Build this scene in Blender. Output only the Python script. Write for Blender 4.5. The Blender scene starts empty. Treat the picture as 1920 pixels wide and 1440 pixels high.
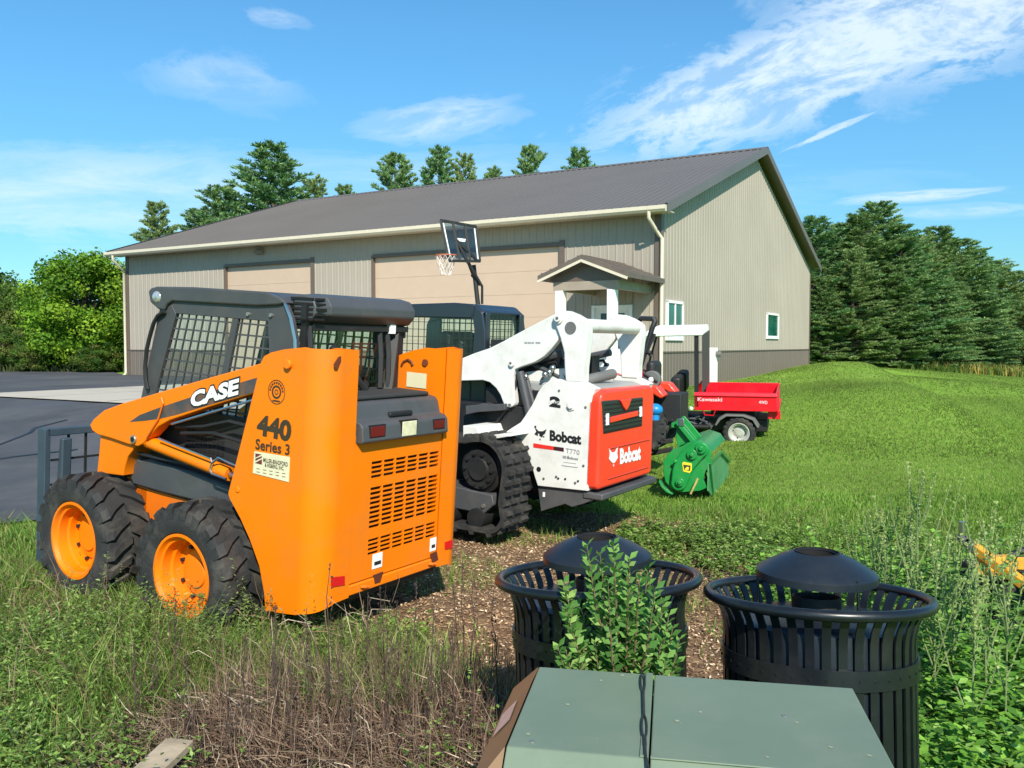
import bpy, bmesh, math, random
import numpy as np
from math import sin, cos, tan, atan, pi, radians, sqrt
from mathutils import Vector, Matrix

random.seed(7); rng = np.random.default_rng(7)
sc = bpy.context.scene
COL = sc.collection

# ------------------------------------------------------------------ camera
F_PX = 1620.0; PITCH = atan(72 / F_PX); CAM = np.array([0, 0, 1.65])
cd = bpy.data.cameras.new('camera'); cam = bpy.data.objects.new('camera', cd); COL.objects.link(cam)
cd.sensor_width = 36; cd.lens = F_PX / 1920 * 36; cd.clip_start = 0.05; cd.clip_end = 2000
cam.location = CAM; cam.rotation_euler = (pi / 2 - PITCH, 0, 0)
sc.camera = cam

# ------------------------------------------------------------------ sun and sky
SUN_DIR = Vector((0.20, -0.98, 0)).normalized(); SUN_EL = radians(38)
sun_vec = Vector((SUN_DIR.x * cos(SUN_EL), SUN_DIR.y * cos(SUN_EL), sin(SUN_EL)))
sd = bpy.data.lights.new('sun', 'SUN'); sd.energy = 5.0; sd.angle = radians(0.5); sd.color = (1, 0.94, 0.82)
sun = bpy.data.objects.new('sun', sd); COL.objects.link(sun)
sun.rotation_euler = (-sun_vec).to_track_quat('-Z', 'Y').to_euler()
w = bpy.data.worlds.new('World'); sc.world = w; w.use_nodes = True
nt = w.node_tree; N = nt.nodes; L = nt.links
for n in list(N): N.remove(n)
out = N.new('ShaderNodeOutputWorld'); bg = N.new('ShaderNodeBackground'); bg.inputs[1].default_value = 0.108
sky = N.new('ShaderNodeTexSky'); sky.sky_type = 'NISHITA'; sky.sun_disc = False
sky.sun_elevation = SUN_EL; sky.sun_rotation = math.atan2(SUN_DIR.x, SUN_DIR.y)
sky.air_density = 1.0; sky.dust_density = 0.3; sky.ozone_density = 3.0; sky.altitude = 100
tc = N.new('ShaderNodeTexCoord'); sep = N.new('ShaderNodeSeparateXYZ'); L.new(tc.outputs['Generated'], sep.inputs[0])
def wmath(op, a, b=None, c=None, clamp=False):
    m = N.new('ShaderNodeMath'); m.operation = op; m.use_clamp = clamp
    for i, v in enumerate((a, b, c)):
        if v is None: continue
        if isinstance(v, (int, float)): m.inputs[i].default_value = v
        else: L.new(v, m.inputs[i])
    return m.outputs[0]
yy = wmath('MAXIMUM', sep.outputs[1], 0.05)
tx = wmath('DIVIDE', sep.outputs[0], yy); tz = wmath('DIVIDE', sep.outputs[2], yy)
def cloud(cx, cz, rx, rz, ang, sx, sz, lo, hi, amt, seed):
    """a wisp of cirrus in the direction (cx, cz): soft elliptical region times stretched noise"""
    ca, sa = cos(radians(ang)), sin(radians(ang))
    dx = wmath('SUBTRACT', tx, cx); dz = wmath('SUBTRACT', tz, cz)
    u = wmath('ADD', wmath('MULTIPLY', dx, ca), wmath('MULTIPLY', dz, sa))
    v = wmath('SUBTRACT', wmath('MULTIPLY', dz, ca), wmath('MULTIPLY', dx, sa))
    un = wmath('DIVIDE', u, rx); vn = wmath('DIVIDE', v, rz)
    cmb = N.new('ShaderNodeCombineXYZ'); L.new(wmath('MULTIPLY', u, sx), cmb.inputs[0]); L.new(wmath('MULTIPLY', v, sz), cmb.inputs[1]); cmb.inputs[2].default_value = seed
    no = N.new('ShaderNodeTexNoise'); no.inputs['Scale'].default_value = 1; no.inputs['Detail'].default_value = 9; no.inputs['Roughness'].default_value = .66; no.inputs['Distortion'].default_value = .35
    L.new(cmb.outputs[0], no.inputs['Vector'])
    d = wmath('SQRT', wmath('ADD', wmath('MULTIPLY', un, un), wmath('MULTIPLY', vn, vn)))
    d2 = wmath('ADD', d, wmath('MULTIPLY', wmath('SUBTRACT', no.outputs[0], .5), 2.2))
    mr = N.new('ShaderNodeMapRange'); mr.interpolation_type = 'SMOOTHSTEP'; L.new(d2, mr.inputs[0]); mr.inputs[1].default_value = .92; mr.inputs[2].default_value = .50; mr.inputs[3].default_value = 0; mr.inputs[4].default_value = 1
    m2 = N.new('ShaderNodeMapRange'); m2.interpolation_type = 'SMOOTHSTEP'; L.new(no.outputs[0], m2.inputs[0]); m2.inputs[1].default_value = lo; m2.inputs[2].default_value = hi; m2.inputs[3].default_value = .25; m2.inputs[4].default_value = 1
    return wmath('MULTIPLY', wmath('MULTIPLY', mr.outputs[0], m2.outputs[0]), amt)
clouds = [cloud(.33, .315, .33, .080, 20, 9, 22, .38, .58, .78, 1), cloud(.47, .375, .24, .10, 12, 9, 22, .38, .58, .78, 2), cloud(-.085, .258, .12, .032, 8, 10, 34, .40, .68, .62, 4),
          cloud(-.50, .175, .34, .07, 0, 4, 18, .35, .7, .6, 7), cloud(-.33, .305, .12, .04, -8, 9, 20, .4, .7, .35, 11),
          cloud(.364, .245, .065, .005, 24, 16, 90, .3, .55, .6, 15), cloud(.47, .172, .12, .009, 4, 10, 80, .36, .6, .6, 19),
          cloud(-.27, .372, .05, .014, -8, 14, 40, .40, .70, .4, 23), cloud(.52, .155, .14, .012, 3, 10, 80, .42, .66, .4, 27),
          cloud(-.1, .19, .7, .05, 0, 4, 30, .4, .75, .32, 31)]
c = clouds[0]
for k in clouds[1:]: c = wmath('MAXIMUM', c, k)
mixc = N.new('ShaderNodeMix'); mixc.data_type = 'RGBA'; L.new(c, mixc.inputs['Factor'])
tint = N.new('ShaderNodeMix'); tint.data_type = 'RGBA'; tint.blend_type = 'MULTIPLY'; tint.inputs['Factor'].default_value = 1
L.new(sky.outputs[0], tint.inputs['A']); tint.inputs['B'].default_value = (.60, 1.12, 1.26, 1)
hz = N.new('ShaderNodeMapRange'); hz.interpolation_type = 'SMOOTHSTEP'; L.new(tz, hz.inputs[0]); hz.inputs[1].default_value = .0; hz.inputs[2].default_value = .40; hz.inputs[3].default_value = .0; hz.inputs[4].default_value = 1
low = N.new('ShaderNodeMix'); low.data_type = 'RGBA'; low.blend_type = 'MIX'; L.new(hz.outputs[0], low.inputs['Factor']); low.inputs['A'].default_value = (.82, .72, .66, 1); low.inputs['B'].default_value = (1, 1, 1, 1)
t2_ = N.new('ShaderNodeMix'); t2_.data_type = 'RGBA'; t2_.blend_type = 'MULTIPLY'; t2_.inputs['Factor'].default_value = 1; L.new(tint.outputs['Result'], t2_.inputs['A']); L.new(low.outputs['Result'], t2_.inputs['B']); L.new(t2_.outputs['Result'], mixc.inputs['A']); mixc.inputs['B'].default_value = (6.6, 7.5, 8.1, 1)
L.new(mixc.outputs['Result'], bg.inputs[0]); L.new(bg.outputs[0], out.inputs[0])
sc.view_settings.view_transform = 'Standard'; sc.view_settings.look = 'None'; sc.view_settings.gamma = 1; sc.view_settings.exposure = 0.42
sc.cycles.max_bounces = 6; sc.cycles.transparent_max_bounces = 12; sc.cycles.caustics_reflective = False; sc.cycles.caustics_refractive = False

# ------------------------------------------------------------------ survey helpers: photo bearings -> real positions
def ray(px, py):
    x = (px - 960) / F_PX; y = (720 - py) / F_PX; c_, s_ = cos(PITCH), sin(PITCH)
    return np.array([x, c_ + y * s_, -s_ + y * c_])
def at(px, py, Y): r = ray(px, py); return CAM + r * (Y / r[1])
def atz(px, py, z): r = ray(px, py); return CAM + r * ((z - CAM[2]) / r[2])
class Fr:
    """a thing's own frame: x forward, y to its left, z up"""
    def __init__(s, a, t, ref, loc, roll=0):
        a, t, roll = radians(a), radians(t), radians(roll)
        f = np.array([-cos(a) * cos(t), sin(a) * cos(t), sin(t)]); l = np.array([-sin(a), -cos(a), 0.]); u = np.cross(f, l)
        l, u = l * cos(roll) + u * sin(roll), u * cos(roll) - l * sin(roll)
        s.R = np.stack([f, l, u], 1); s.O = np.array(ref) - s.R @ np.array(loc)
    def on(s, ax, v, px, py):
        o = s.R.T @ (CAM - s.O); d = s.R.T @ ray(px, py); return o + d * ((v - o[ax]) / d[ax])
    def w(s, p): return s.O + s.R @ np.array(p)
    def side(s, l, pts): return [tuple(s.on(1, l, *p)[[0, 2]]) for p in pts]
    def rear(s, f, pts): return [tuple(s.on(0, f, *p)[[1, 2]]) for p in pts]
    def mat(s):
        m = Matrix.Identity(4)
        for i in range(3):
            for j in range(3): m[i][j] = s.R[i, j]
            m[i][3] = s.O[i]
        return m

# ------------------------------------------------------------------ object helpers
def tag(o, label=None, cat=None, group=None, kind=None):
    if label: o['label'] = label
    if cat: o['category'] = cat
    if group: o['group'] = group
    if kind: o['kind'] = kind
    return o
def empty(name, m=None, loc=None, rz=0):
    o = bpy.data.objects.new(name, None); COL.objects.link(o); o.empty_display_size = .2
    if m is not None: o.matrix_world = m
    if loc is not None: o.location = loc; o.rotation_euler = (0, 0, rz)
    return o
class MB:
    def __init__(s): s.v = []; s.f = []
    def add(s, vs, fs):
        b = len(s.v); s.v += [tuple(float(q) for q in p) for p in vs]; s.f += [tuple(b + i for i in f) for f in fs]; return s
    def box(s, x0, x1, y0, y1, z0, z1):
        return s.add([(x0,y0,z0),(x1,y0,z0),(x1,y1,z0),(x0,y1,z0),(x0,y0,z1),(x1,y0,z1),(x1,y1,z1),(x0,y1,z1)],
                     [(0,3,2,1),(4,5,6,7),(0,1,5,4),(1,2,6,5),(2,3,7,6),(3,0,4,7)])
    def beam(s, p0, p1, w, h, up=(0,0,1)):
        p0, p1 = Vector(p0), Vector(p1); d = (p1 - p0).normalized(); sd_ = d.cross(Vector(up))
        if sd_.length < 1e-3: sd_ = d.cross(Vector((0, 1, 0)))
        sd_.normalize(); u = sd_.cross(d).normalized(); a, b = sd_ * w / 2, u * h / 2
        vs = [p0-a-b, p0+a-b, p0+a+b, p0-a+b, p1-a-b, p1+a-b, p1+a+b, p1-a+b]
        return s.add(vs, [(0,1,2,3),(7,6,5,4),(0,4,5,1),(1,5,6,2),(2,6,7,3),(3,7,4,0)])
    def prism(s, poly, ax, a0, a1):
        n = len(poly)
        def P(q, a):
            if ax == 0: return (a, q[0], q[1])
            if ax == 1: return (q[0], a, q[1])
            return (q[0], q[1], a)
        vs = [P(q, a0) for q in poly] + [P(q, a1) for q in poly]
        return s.add(vs, [tuple(range(n)), tuple(range(2*n-1, n-1, -1))] + [(i, i+n, (i+1) % n + n, (i+1) % n) for i in range(n)])
    def tube(s, pts, r, seg=10, caps=True):
        pts = [Vector(p) for p in pts]; rs = r if isinstance(r, (list, tuple)) else [r] * len(pts); rings = []; ref = None
        for i, p in enumerate(pts):
            d = (pts[min(i+1, len(pts)-1)] - pts[max(i-1, 0)]).normalized()
            if ref is None: ref = d.orthogonal().normalized()
            ref = (ref - d * ref.dot(d))
            ref = ref.normalized() if ref.length > 1e-6 else d.orthogonal().normalized()
            b = d.cross(ref); rings.append([p + (ref * cos(2*pi*k/seg) + b * sin(2*pi*k/seg)) * rs[i] for k in range(seg)])
        vs = [q for rg in rings for q in rg]
        fs = [(i*seg+k, i*seg+(k+1) % seg, (i+1)*seg+(k+1) % seg, (i+1)*seg+k) for i in range(len(pts)-1) for k in range(seg)]
        if caps: fs += [tuple(range(seg-1, -1, -1)), tuple((len(pts)-1)*seg+k for k in range(seg))]
        return s.add(vs, fs)
    def cyl(s, p0, p1, r, seg=20, r2=None): return s.tube([p0, p1], [r, r if r2 is None else r2], seg)
    def lathe(s, prof, c=(0,0,0), ax=2, seg=48, closed=False):
        """prof: (radius, offset along axis)"""
        n = len(prof); vs = []
        for k in range(seg):
            a = 2*pi*k/seg
            for r, h in prof:
                x, y = r*cos(a), r*sin(a)
                p = (x, y, h) if ax == 2 else ((x, h, y) if ax == 1 else (h, x, y))
                vs.append((p[0]+c[0], p[1]+c[1], p[2]+c[2]))
        m = n if closed else n-1
        return s.add(vs, [(k*n+i, ((k+1) % seg)*n+i, ((k+1) % seg)*n+(i+1) % n, k*n+(i+1) % n) for k in range(seg) for i in range(m)])
    def ball(s, c, r, seg=14, rings=8, sq=(1,1,1)):
        prof = [(max(1e-4, sin(pi*i/rings)), -cos(pi*i/rings)) for i in range(rings+1)]; m = MB().lathe(prof, seg=seg)
        return s.add([(c[0]+x*r*sq[0], c[1]+y*r*sq[1], c[2]+z*r*sq[2]) for x, y, z in m.v], m.f)
    def build(s, name, mat_, parent=None, bevel=0, smooth=True, ang=35, seg=2, solid=0):
        me = bpy.data.meshes.new(name); me.from_pydata(s.v, [], s.f); me.validate()
        bm = bmesh.new(); bm.from_mesh(me)
        bmesh.ops.recalc_face_normals(bm, faces=bm.faces)
        bm.to_mesh(me); bm.free()
        if smooth:
            for p in me.polygons: p.use_smooth = True
            me.set_sharp_from_angle(angle=radians(ang))
        me.materials.append(mat_)
        o = bpy.data.objects.new(name, me); COL.objects.link(o)
        if parent is not None: o.parent = parent
        if solid:
            md = o.modifiers.new('solid', 'SOLIDIFY'); md.thickness = solid; md.offset = 0
        if bevel:
            md = o.modifiers.new('bevel', 'BEVEL'); md.width = bevel; md.segments = seg; md.limit_method = 'ANGLE'; md.angle_limit = radians(35); md.harden_normals = False
        if (bevel or solid) and smooth:
            md = o.modifiers.new('normals', 'WEIGHTED_NORMAL'); md.keep_sharp = True; md.weight = 90
        return o

# ------------------------------------------------------------------ materials
def pm(name, col, rough=.5, metal=0., var=.12, vscale=3., bump=0., bscale=60., coat=0., dirt=None, damt=0., dscale=2.5, spec=.5):
    m = bpy.data.materials.new(name); m.use_nodes = True; n = m.node_tree.nodes; l = m.node_tree.links; b = n['Principled BSDF']
    b.inputs['Roughness'].default_value = rough; b.inputs['Metallic'].default_value = metal; b.inputs['Specular IOR Level'].default_value = spec
    if coat: b.inputs['Coat Weight'].default_value = coat; b.inputs['Coat Roughness'].default_value = .12
    t = n.new('ShaderNodeTexCoord'); no = n.new('ShaderNodeTexNoise'); no.inputs['Scale'].default_value = vscale; no.inputs['Detail'].default_value = 6
    l.new(t.outputs['Object'], no.inputs['Vector'])
    r = n.new('ShaderNodeValToRGB'); r.color_ramp.elements[0].position = .3; r.color_ramp.elements[1].position = .7
    r.color_ramp.elements[0].color = tuple(min(1, x*(1-var)) for x in col) + (1,); r.color_ramp.elements[1].color = tuple(min(1, x*(1+var*.6)) for x in col) + (1,)
    l.new(no.outputs[0], r.inputs[0]); cur = r.outputs[0]
    if dirt:
        n2 = n.new('ShaderNodeTexNoise'); n2.inputs['Scale'].default_value = dscale; n2.inputs['Detail'].default_value = 10; n2.inputs['Roughness'].default_value = .7; l.new(t.outputs['Object'], n2.inputs['Vector'])
        mr = n.new('ShaderNodeMapRange'); l.new(n2.outputs[0], mr.inputs[0]); mr.inputs[1].default_value = .48; mr.inputs[2].default_value = .75; mr.inputs[4].default_value = damt
        mx = n.new('ShaderNodeMix'); mx.data_type = 'RGBA'; l.new(mr.outputs[0], mx.inputs['Factor']); l.new(cur, mx.inputs['A']); mx.inputs['B'].default_value = dirt + (1,); cur = mx.outputs['Result']
        n4 = n.new('ShaderNodeTexNoise'); n4.inputs['Scale'].default_value = dscale * 11; n4.inputs['Detail'].default_value = 8; n4.inputs['Roughness'].default_value = .8; l.new(t.outputs['Object'], n4.inputs['Vector'])
        m4 = n.new('ShaderNodeMapRange'); l.new(n4.outputs[0], m4.inputs[0]); m4.inputs[1].default_value = .60; m4.inputs[2].default_value = .70; m4.inputs[4].default_value = damt * .8
        x4 = n.new('ShaderNodeMix'); x4.data_type = 'RGBA'; l.new(m4.outputs[0], x4.inputs['Factor']); l.new(cur, x4.inputs['A']); x4.inputs['B'].default_value = dirt + (1,); cur = x4.outputs['Result']
        rr = n.new('ShaderNodeMapRange'); l.new(n2.outputs[0], rr.inputs[0]); rr.inputs[3].default_value = rough*.85; rr.inputs[4].default_value = min(1, rough*1.5); l.new(rr.outputs[0], b.inputs['Roughness'])
    l.new(cur, b.inputs['Base Color'])
    if bump:
        n3 = n.new('ShaderNodeTexNoise'); n3.inputs['Scale'].default_value = bscale; n3.inputs['Detail'].default_value = 8; l.new(t.outputs['Object'], n3.inputs['Vector'])
        bp = n.new('ShaderNodeBump'); bp.inputs['Strength'].default_value = bump; bp.inputs['Distance'].default_value = .01; l.new(n3.outputs[0], bp.inputs['Height']); l.new(bp.outputs[0], b.inputs['Normal'])
    return m
def glassmat(name, col, alpha=.35, rough=.03):
    m = bpy.data.materials.new(name); m.use_nodes = True; n = m.node_tree.nodes; l = m.node_tree.links
    for q in list(n): n.remove(q)
    o = n.new('ShaderNodeOutputMaterial'); tr = n.new('ShaderNodeBsdfTransparent'); tr.inputs[0].default_value = col + (1,)
    gl = n.new('ShaderNodeBsdfGlossy'); gl.inputs['Roughness'].default_value = rough; gl.inputs[0].default_value = (1, 1, 1, 1)
    lw = n.new('ShaderNodeLayerWeight'); lw.inputs[0].default_value = .5; pw = n.new('ShaderNodeMath'); pw.operation = 'POWER'; l.new(lw.outputs['Facing'], pw.inputs[0]); pw.inputs[1].default_value = 5; fr = n.new('ShaderNodeMath'); fr.operation = 'MULTIPLY_ADD'; l.new(pw.outputs[0], fr.inputs[0]); fr.inputs[1].default_value = .9; fr.inputs[2].default_value = .05; mx = n.new('ShaderNodeMixShader'); l.new(fr.outputs[0], mx.inputs[0]); l.new(tr.outputs[0], mx.inputs[1]); l.new(gl.outputs[0], mx.inputs[2]); l.new(mx.outputs[0], o.inputs[0])
    return m
def leafmat(name, trans=.35, rough=.55):
    """leaf and blade surface: own colour from the 'leafcol' attribute, thin and translucent"""
    m = bpy.data.materials.new(name); m.use_nodes = True; n = m.node_tree.nodes; l = m.node_tree.links; b = n['Principled BSDF']; o = n['Material Output']
    a = n.new('ShaderNodeAttribute'); a.attribute_name = 'leafcol'; l.new(a.outputs['Color'], b.inputs['Base Color'])
    b.inputs['Roughness'].default_value = rough; b.inputs['Specular IOR Level'].default_value = .25
    t = n.new('ShaderNodeBsdfTranslucent'); l.new(a.outputs['Color'], t.inputs[0]); mx = n.new('ShaderNodeMixShader'); mx.inputs[0].default_value = trans
    l.new(b.outputs[0], mx.inputs[1]); l.new(t.outputs[0], mx.inputs[2]); l.new(mx.outputs[0], o.inputs[0]); return m
DUST = (.30, .24, .17)
M = dict(
    orange=pm('orange_paint', (.86, .195, .0), .42, var=.05, coat=.08, spec=.3, dirt=(.45, .16, .05), damt=.35, bump=.015, bscale=9),
    orange_worn=pm('worn_orange_paint', (.80, .16, .003), .4, var=.1, dirt=(.30, .15, .06), damt=.55),
    dgrey=pm('dark_grey_plastic', (.065, .067, .072), .45, var=.15, dirt=(.16, .14, .12), damt=.4, bump=.03, bscale=200),
    cabpaint=pm('charcoal_cab_paint', (.058, .059, .062), .42, var=.08, dirt=(.13, .12, .10), damt=.35),
    black=pm('black_metal', (.012, .012, .013), .5, var=.2, dirt=(.05, .045, .04), damt=.4),
    navy=pm('blue_black_cab_paint', (.018, .024, .034), .32, var=.08, coat=.3),
    rubber=pm('tyre_rubber', (.022, .022, .022), .72, var=.3, vscale=8, dirt=(.11, .095, .075), damt=.85, dscale=5, bump=.25, bscale=120),
    white=pm('white_paint', (.74, .73, .69), .42, var=.07, dirt=(.36, .31, .24), damt=.45, dscale=5),
    redor=pm('red_orange_plastic', (.88, .05, .018), .36, var=.06, coat=.2, dirt=(.35, .09, .05), damt=.25),
    steel=pm('bare_steel', (.55, .55, .53), .3, 1., var=.15), bolt=pm('zinc_bolt', (.45, .43, .38), .4, .8, var=.2),
    blackt=pm('black_lettering', (.014, .014, .015), .5, var=.05), whitet=pm('white_lettering', (.82, .82, .80), .5, var=.03),
    browntext=pm('dark_brown_lettering', (.045, .03, .015), .5, var=.05), greyt=pm('grey_lettering', (.3, .3, .3), .5, var=.05),
    cream=pm('cream_label', (.74, .68, .45), .5, var=.08), redref=pm('red_reflector', (.62, .01, .012), .25, var=.05), dred=pm('dark_red_lens', (.13, .006, .012), .15, var=.1),
    lens=pm('clear_lens', (.68, .64, .42), .2, var=.2, vscale=20), yellow=pm('yellow_paint', (.85, .62, .03), .45, var=.1),
    bluegrey=pm('blue_grey_paint', (.04, .062, .085), .5, var=.25, dirt=(.14, .09, .06), damt=.5), slot=pm('dark_void', (.006, .005, .005), .9, var=.1),
    green=pm('green_paint', (.008, .24, .045), .35, var=.12, coat=.2, dirt=(.12, .22, .10), damt=.5, dscale=5), red=pm('red_bed_paint', (.72, .004, .018), .35, var=.12, dirt=(.4, .05, .04), damt=.3, coat=.2),
    bin=pm('black_powder_coat', (.008, .010, .013), .27, var=.15, bump=.02, bscale=300, dirt=(.05, .048, .042), damt=.35, dscale=6), lid=pm('black_lid_plastic', (.010, .015, .023), .33, var=.12, dirt=(.05, .05, .05), damt=.3),
    sage=pm('sage_green_enamel', (.150, .200, .140), .40, var=.08, dirt=(.22, .25, .17), damt=.5, dscale=2.6, bump=.02, bscale=5), tan=pm('tan_lid_end', (.24, .145, .075), .45, var=.18),
    wood=pm('weathered_wood', (.36, .29, .20), .8, var=.3, vscale=9, bump=.4, bscale=30), canopy=pm('white_canopy', (.85, .85, .82), .5, var=.03),
    grey=pm('grey_plastic', (.14, .14, .135), .6, var=.2), blue=pm('blue_plastic', (.01, .22, .55), .4, var=.1), silver=pm('silver_rim_paint', (.52, .51, .46), .4, .3, var=.15, dirt=DUST, damt=.4, dscale=8),
    yor=pm('amber_paint', (.86, .36, .02), .45, var=.15, dirt=(.35, .2, .08), damt=.5, dscale=8),
    bark=pm('bark', (.09, .068, .05), .9, var=.35, vscale=12, bump=.6, bscale=30), leaf=leafmat('leaves'), turf=leafmat('turf_blades', .5, .7), needle=leafmat('needles', .3, .6), straw=leafmat('dry_straw', .15, .8),
    glass=glassmat('green_tinted_glass', (.78, .93, .88)), clear=glassmat('clear_acrylic', (.60, .66, .70)),
    tglass=pm('window_glass', (.01, .13, .10), .06, var=.5, vscale=1.5), dglass=pm('dark_window_glass', (.03, .05, .045), .06, var=.4, vscale=2),
)

# ------------------------------------------------------------------ ground
NB = np.array([3.64, 21.3]); UB = np.array([-.866, .5]); VB = np.array([.5, .866])
def sst(a, b, x): t = np.clip((x - a) / (b - a), 0, 1); return t * t * (3 - 2 * t)
def zg(x, y):
    x = np.asarray(x, float); y = np.asarray(y, float)
    rx, ry = x - NB[0], y - NB[1]; u = rx * UB[0] + ry * UB[1]; v = rx * VB[0] + ry * VB[1]
    k = sst(1.5, -3.5, u); v0 = -14.5 * (1 - k) + -6.2 * k; v1 = -9.6 * (1 - k) + -.4 * k
    z = .565 * sst(0, 1, (v - v0) / (v1 - v0))
    z = z + .22 * np.exp(-(((x - 15.5) / 4.5) ** 2 + ((y - 33) / 9) ** 2))           # lawn bank beyond the gable
    z = z - .75 * sst(9, 27, x - .25 * (y - 21)) * sst(12, 26, y)                                 # lawn falls away on the right
    z = z + .05 * np.sin(x * .9 + 1) * np.sin(y * .7) * np.exp(-((y - 9) / 5) ** 2) * .6
    z = z + .26 * np.exp(-(((x - 12.3) / 3.0) ** 2 + ((y - 27.5) / 5.0) ** 2))                # mound in the lawn
    dd = ((x - 8.5) * 16.4 - (y - 17.6) * 4.9) / 17.1; al = ((x - 8.5) * 4.9 + (y - 17.6) * 16.4) / 17.1   # low bank running down the lawn
    z = z + (.22 * np.exp(-((dd + .8) / 1.7) ** 2) - .34 * sst(-.2, .9, dd) * np.exp(-(np.clip(dd, 0, None) / 6) ** 2)) * sst(-9, -2, al) * (1 - sst(16, 24, al))
    return z
def inpoly(poly, x, y):
    r = np.zeros(x.shape, bool); n = len(poly)
    for i in range(n):
        x0, y0 = poly[i]; x1, y1 = poly[(i + 1) % n]
        cnd = ((y0 > y) != (y1 > y)) & (x < (x1 - x0) * (y - y0) / (y1 - y0 + 1e-12) + x0); r ^= cnd
    return r
def pdist(poly, x, y):
    d = np.full(x.shape, 1e9); n = len(poly)
    for i in range(n):
        a = np.array(poly[i]); b = np.array(poly[(i + 1) % n]); ab = b - a
        t = np.clip(((x - a[0]) * ab[0] + (y - a[1]) * ab[1]) / (ab @ ab), 0, 1)
        d = np.minimum(d, np.hypot(x - a[0] - t * ab[0], y - a[1] - t * ab[1]))
    return np.where(inpoly(poly, x, y), d, -d)
SOIL = [(-1.35, 5.1), (-.75, 4.75), (-.35, 4.1), (.6, 3.6), (1.9, 3.7), (3.0, 5.2), (3.1, 6.1), (2.3, 7.0), (1.85, 7.9), (.9, 8.6), (-.6, 8.6), (-1.6, 7.2), (-2.3, 6.0)]
def soil(x, y): return np.clip(pdist(SOIL, np.asarray(x, float), np.asarray(y, float)) / .5 + .5, 0, 1)
def uvb(x, y): rx, ry = x - NB[0], y - NB[1]; return rx * UB[0] + ry * UB[1], rx * VB[0] + ry * VB[1]
ASP = [(-3.5, 8.55), (3.2, 21.3 + .2), (-14.2, 31.6), (-25, 50), (-60, 50), (-60, -4), (-13, 4), (-8, 6.6), (-5.2, 7.55)]

def gridmesh(name, xs, ys, zf, mat_, attr=None, attrname='soil'):
    X, Y = np.meshgrid(xs, ys); Z = zf(X, Y); nx, ny = len(xs), len(ys)
    co = np.stack([X, Y, Z], -1).reshape(-1, 3)
    i = np.arange((nx-1)*(ny-1)); a = (i // (nx-1)) * nx + i % (nx-1)
    q = np.stack([a, a+1, a+nx+1, a+nx], 1)
    me = bpy.data.meshes.new(name); me.vertices.add(len(co)); me.vertices.foreach_set('co', co.astype(np.float32).ravel())
    me.loops.add(q.size); me.loops.foreach_set('vertex_index', q.ravel().astype(np.int32)); me.polygons.add(len(q))
    me.polygons.foreach_set('loop_start', (np.arange(len(q)) * 4).astype(np.int32)); me.polygons.foreach_set('loop_total', np.full(len(q), 4, np.int32))
    me.update(calc_edges=True); me.polygons.foreach_set('use_smooth', np.ones(len(q), bool))
    if attr is not None:
        at_ = me.attributes.new(attrname, 'FLOAT', 'POINT'); at_.data.foreach_set('value', attr(X, Y).reshape(-1).astype(np.float32))
    me.materials.append(mat_); o = bpy.data.objects.new(name, me); COL.objects.link(o); return o

def ground_material():
    m = bpy.data.materials.new('lawn_and_soil'); m.use_nodes = True; n = m.node_tree.nodes; l = m.node_tree.links; b = n['Principled BSDF']; b.inputs['Roughness'].default_value = .95; b.inputs['Specular IOR Level'].default_value = .1
    t = n.new('ShaderNodeTexCoord')
    def noise(s, d=8, r=.6, vec=None):
        q = n.new('ShaderNodeTexNoise'); q.inputs['Scale'].default_value = s; q.inputs['Detail'].default_value = d; q.inputs['Roughness'].default_value = r; l.new(vec or t.outputs['Object'], q.inputs['Vector']); return q.outputs[0]
    def ramp(fac, cols):
        q = n.new('ShaderNodeValToRGB'); e = q.color_ramp.elements
        while len(e) < len(cols): e.new(.5)
        for i, (p, c_) in enumerate(cols): e[i].position = p; e[i].color = c_ + (1,)
        l.new(fac, q.inputs[0]); return q.outputs[0]
    def mix(f, a, b_):
        q = n.new('ShaderNodeMix'); q.data_type = 'RGBA'; l.new(f, q.inputs['Factor']); l.new(a, q.inputs['A']); l.new(b_, q.inputs['B']); return q.outputs['Result']
    g1 = ramp(noise(.35, 5), [(.3, (.15, .29, .03)), (.5, (.21, .37, .045)), (.7, (.29, .42, .075))])
    g2 = ramp(noise(9, 8, .7), [(.3, (.07, .16, .015)), (.5, (.20, .34, .04)), (.72, (.36, .48, .11))])
    q = n.new('ShaderNodeMix'); q.data_type = 'RGBA'; q.inputs['Factor'].default_value = .5; l.new(g1, q.inputs['A']); l.new(g2, q.inputs['B']); grass = q.outputs['Result']
    d1 = ramp(noise(14, 10, .75), [(.3, (.09, .055, .035)), (.5, (.25, .155, .09)), (.62, (.44, .29, .165)), (.75, (.68, .49, .29))])
    a = n.new('ShaderNodeAttribute'); a.attribute_name = 'soil'
    ad = n.new('ShaderNodeMath'); ad.operation = 'ADD'; l.new(a.outputs['Fac'], ad.inputs[0])
    nn = n.new('ShaderNodeMath'); nn.operation = 'MULTIPLY_ADD'; l.new(noise(3, 8, .7), nn.inputs[0]); nn.inputs[1].default_value = 1.6; nn.inputs[2].default_value = -.8; l.new(nn.outputs[0], ad.inputs[1])
    mr = n.new('ShaderNodeMapRange'); l.new(ad.outputs[0], mr.inputs[0]); mr.inputs[1].default_value = .4; mr.inputs[2].default_value = .62
    l.new(mix(mr.outputs[0], grass, d1), b.inputs['Base Color'])
    bp = n.new('ShaderNodeBump'); bp.inputs['Strength'].default_value = .8; bp.inputs['Distance'].default_value = .05; l.new(noise(22, 10, .8), bp.inputs['Height']); l.new(bp.outputs[0], b.inputs['Normal'])
    return m
xs = np.concatenate([np.linspace(-220, -12, 60)[:-1], np.linspace(-12, 14, 240)[:-1], np.linspace(14, 240, 90)])
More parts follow.
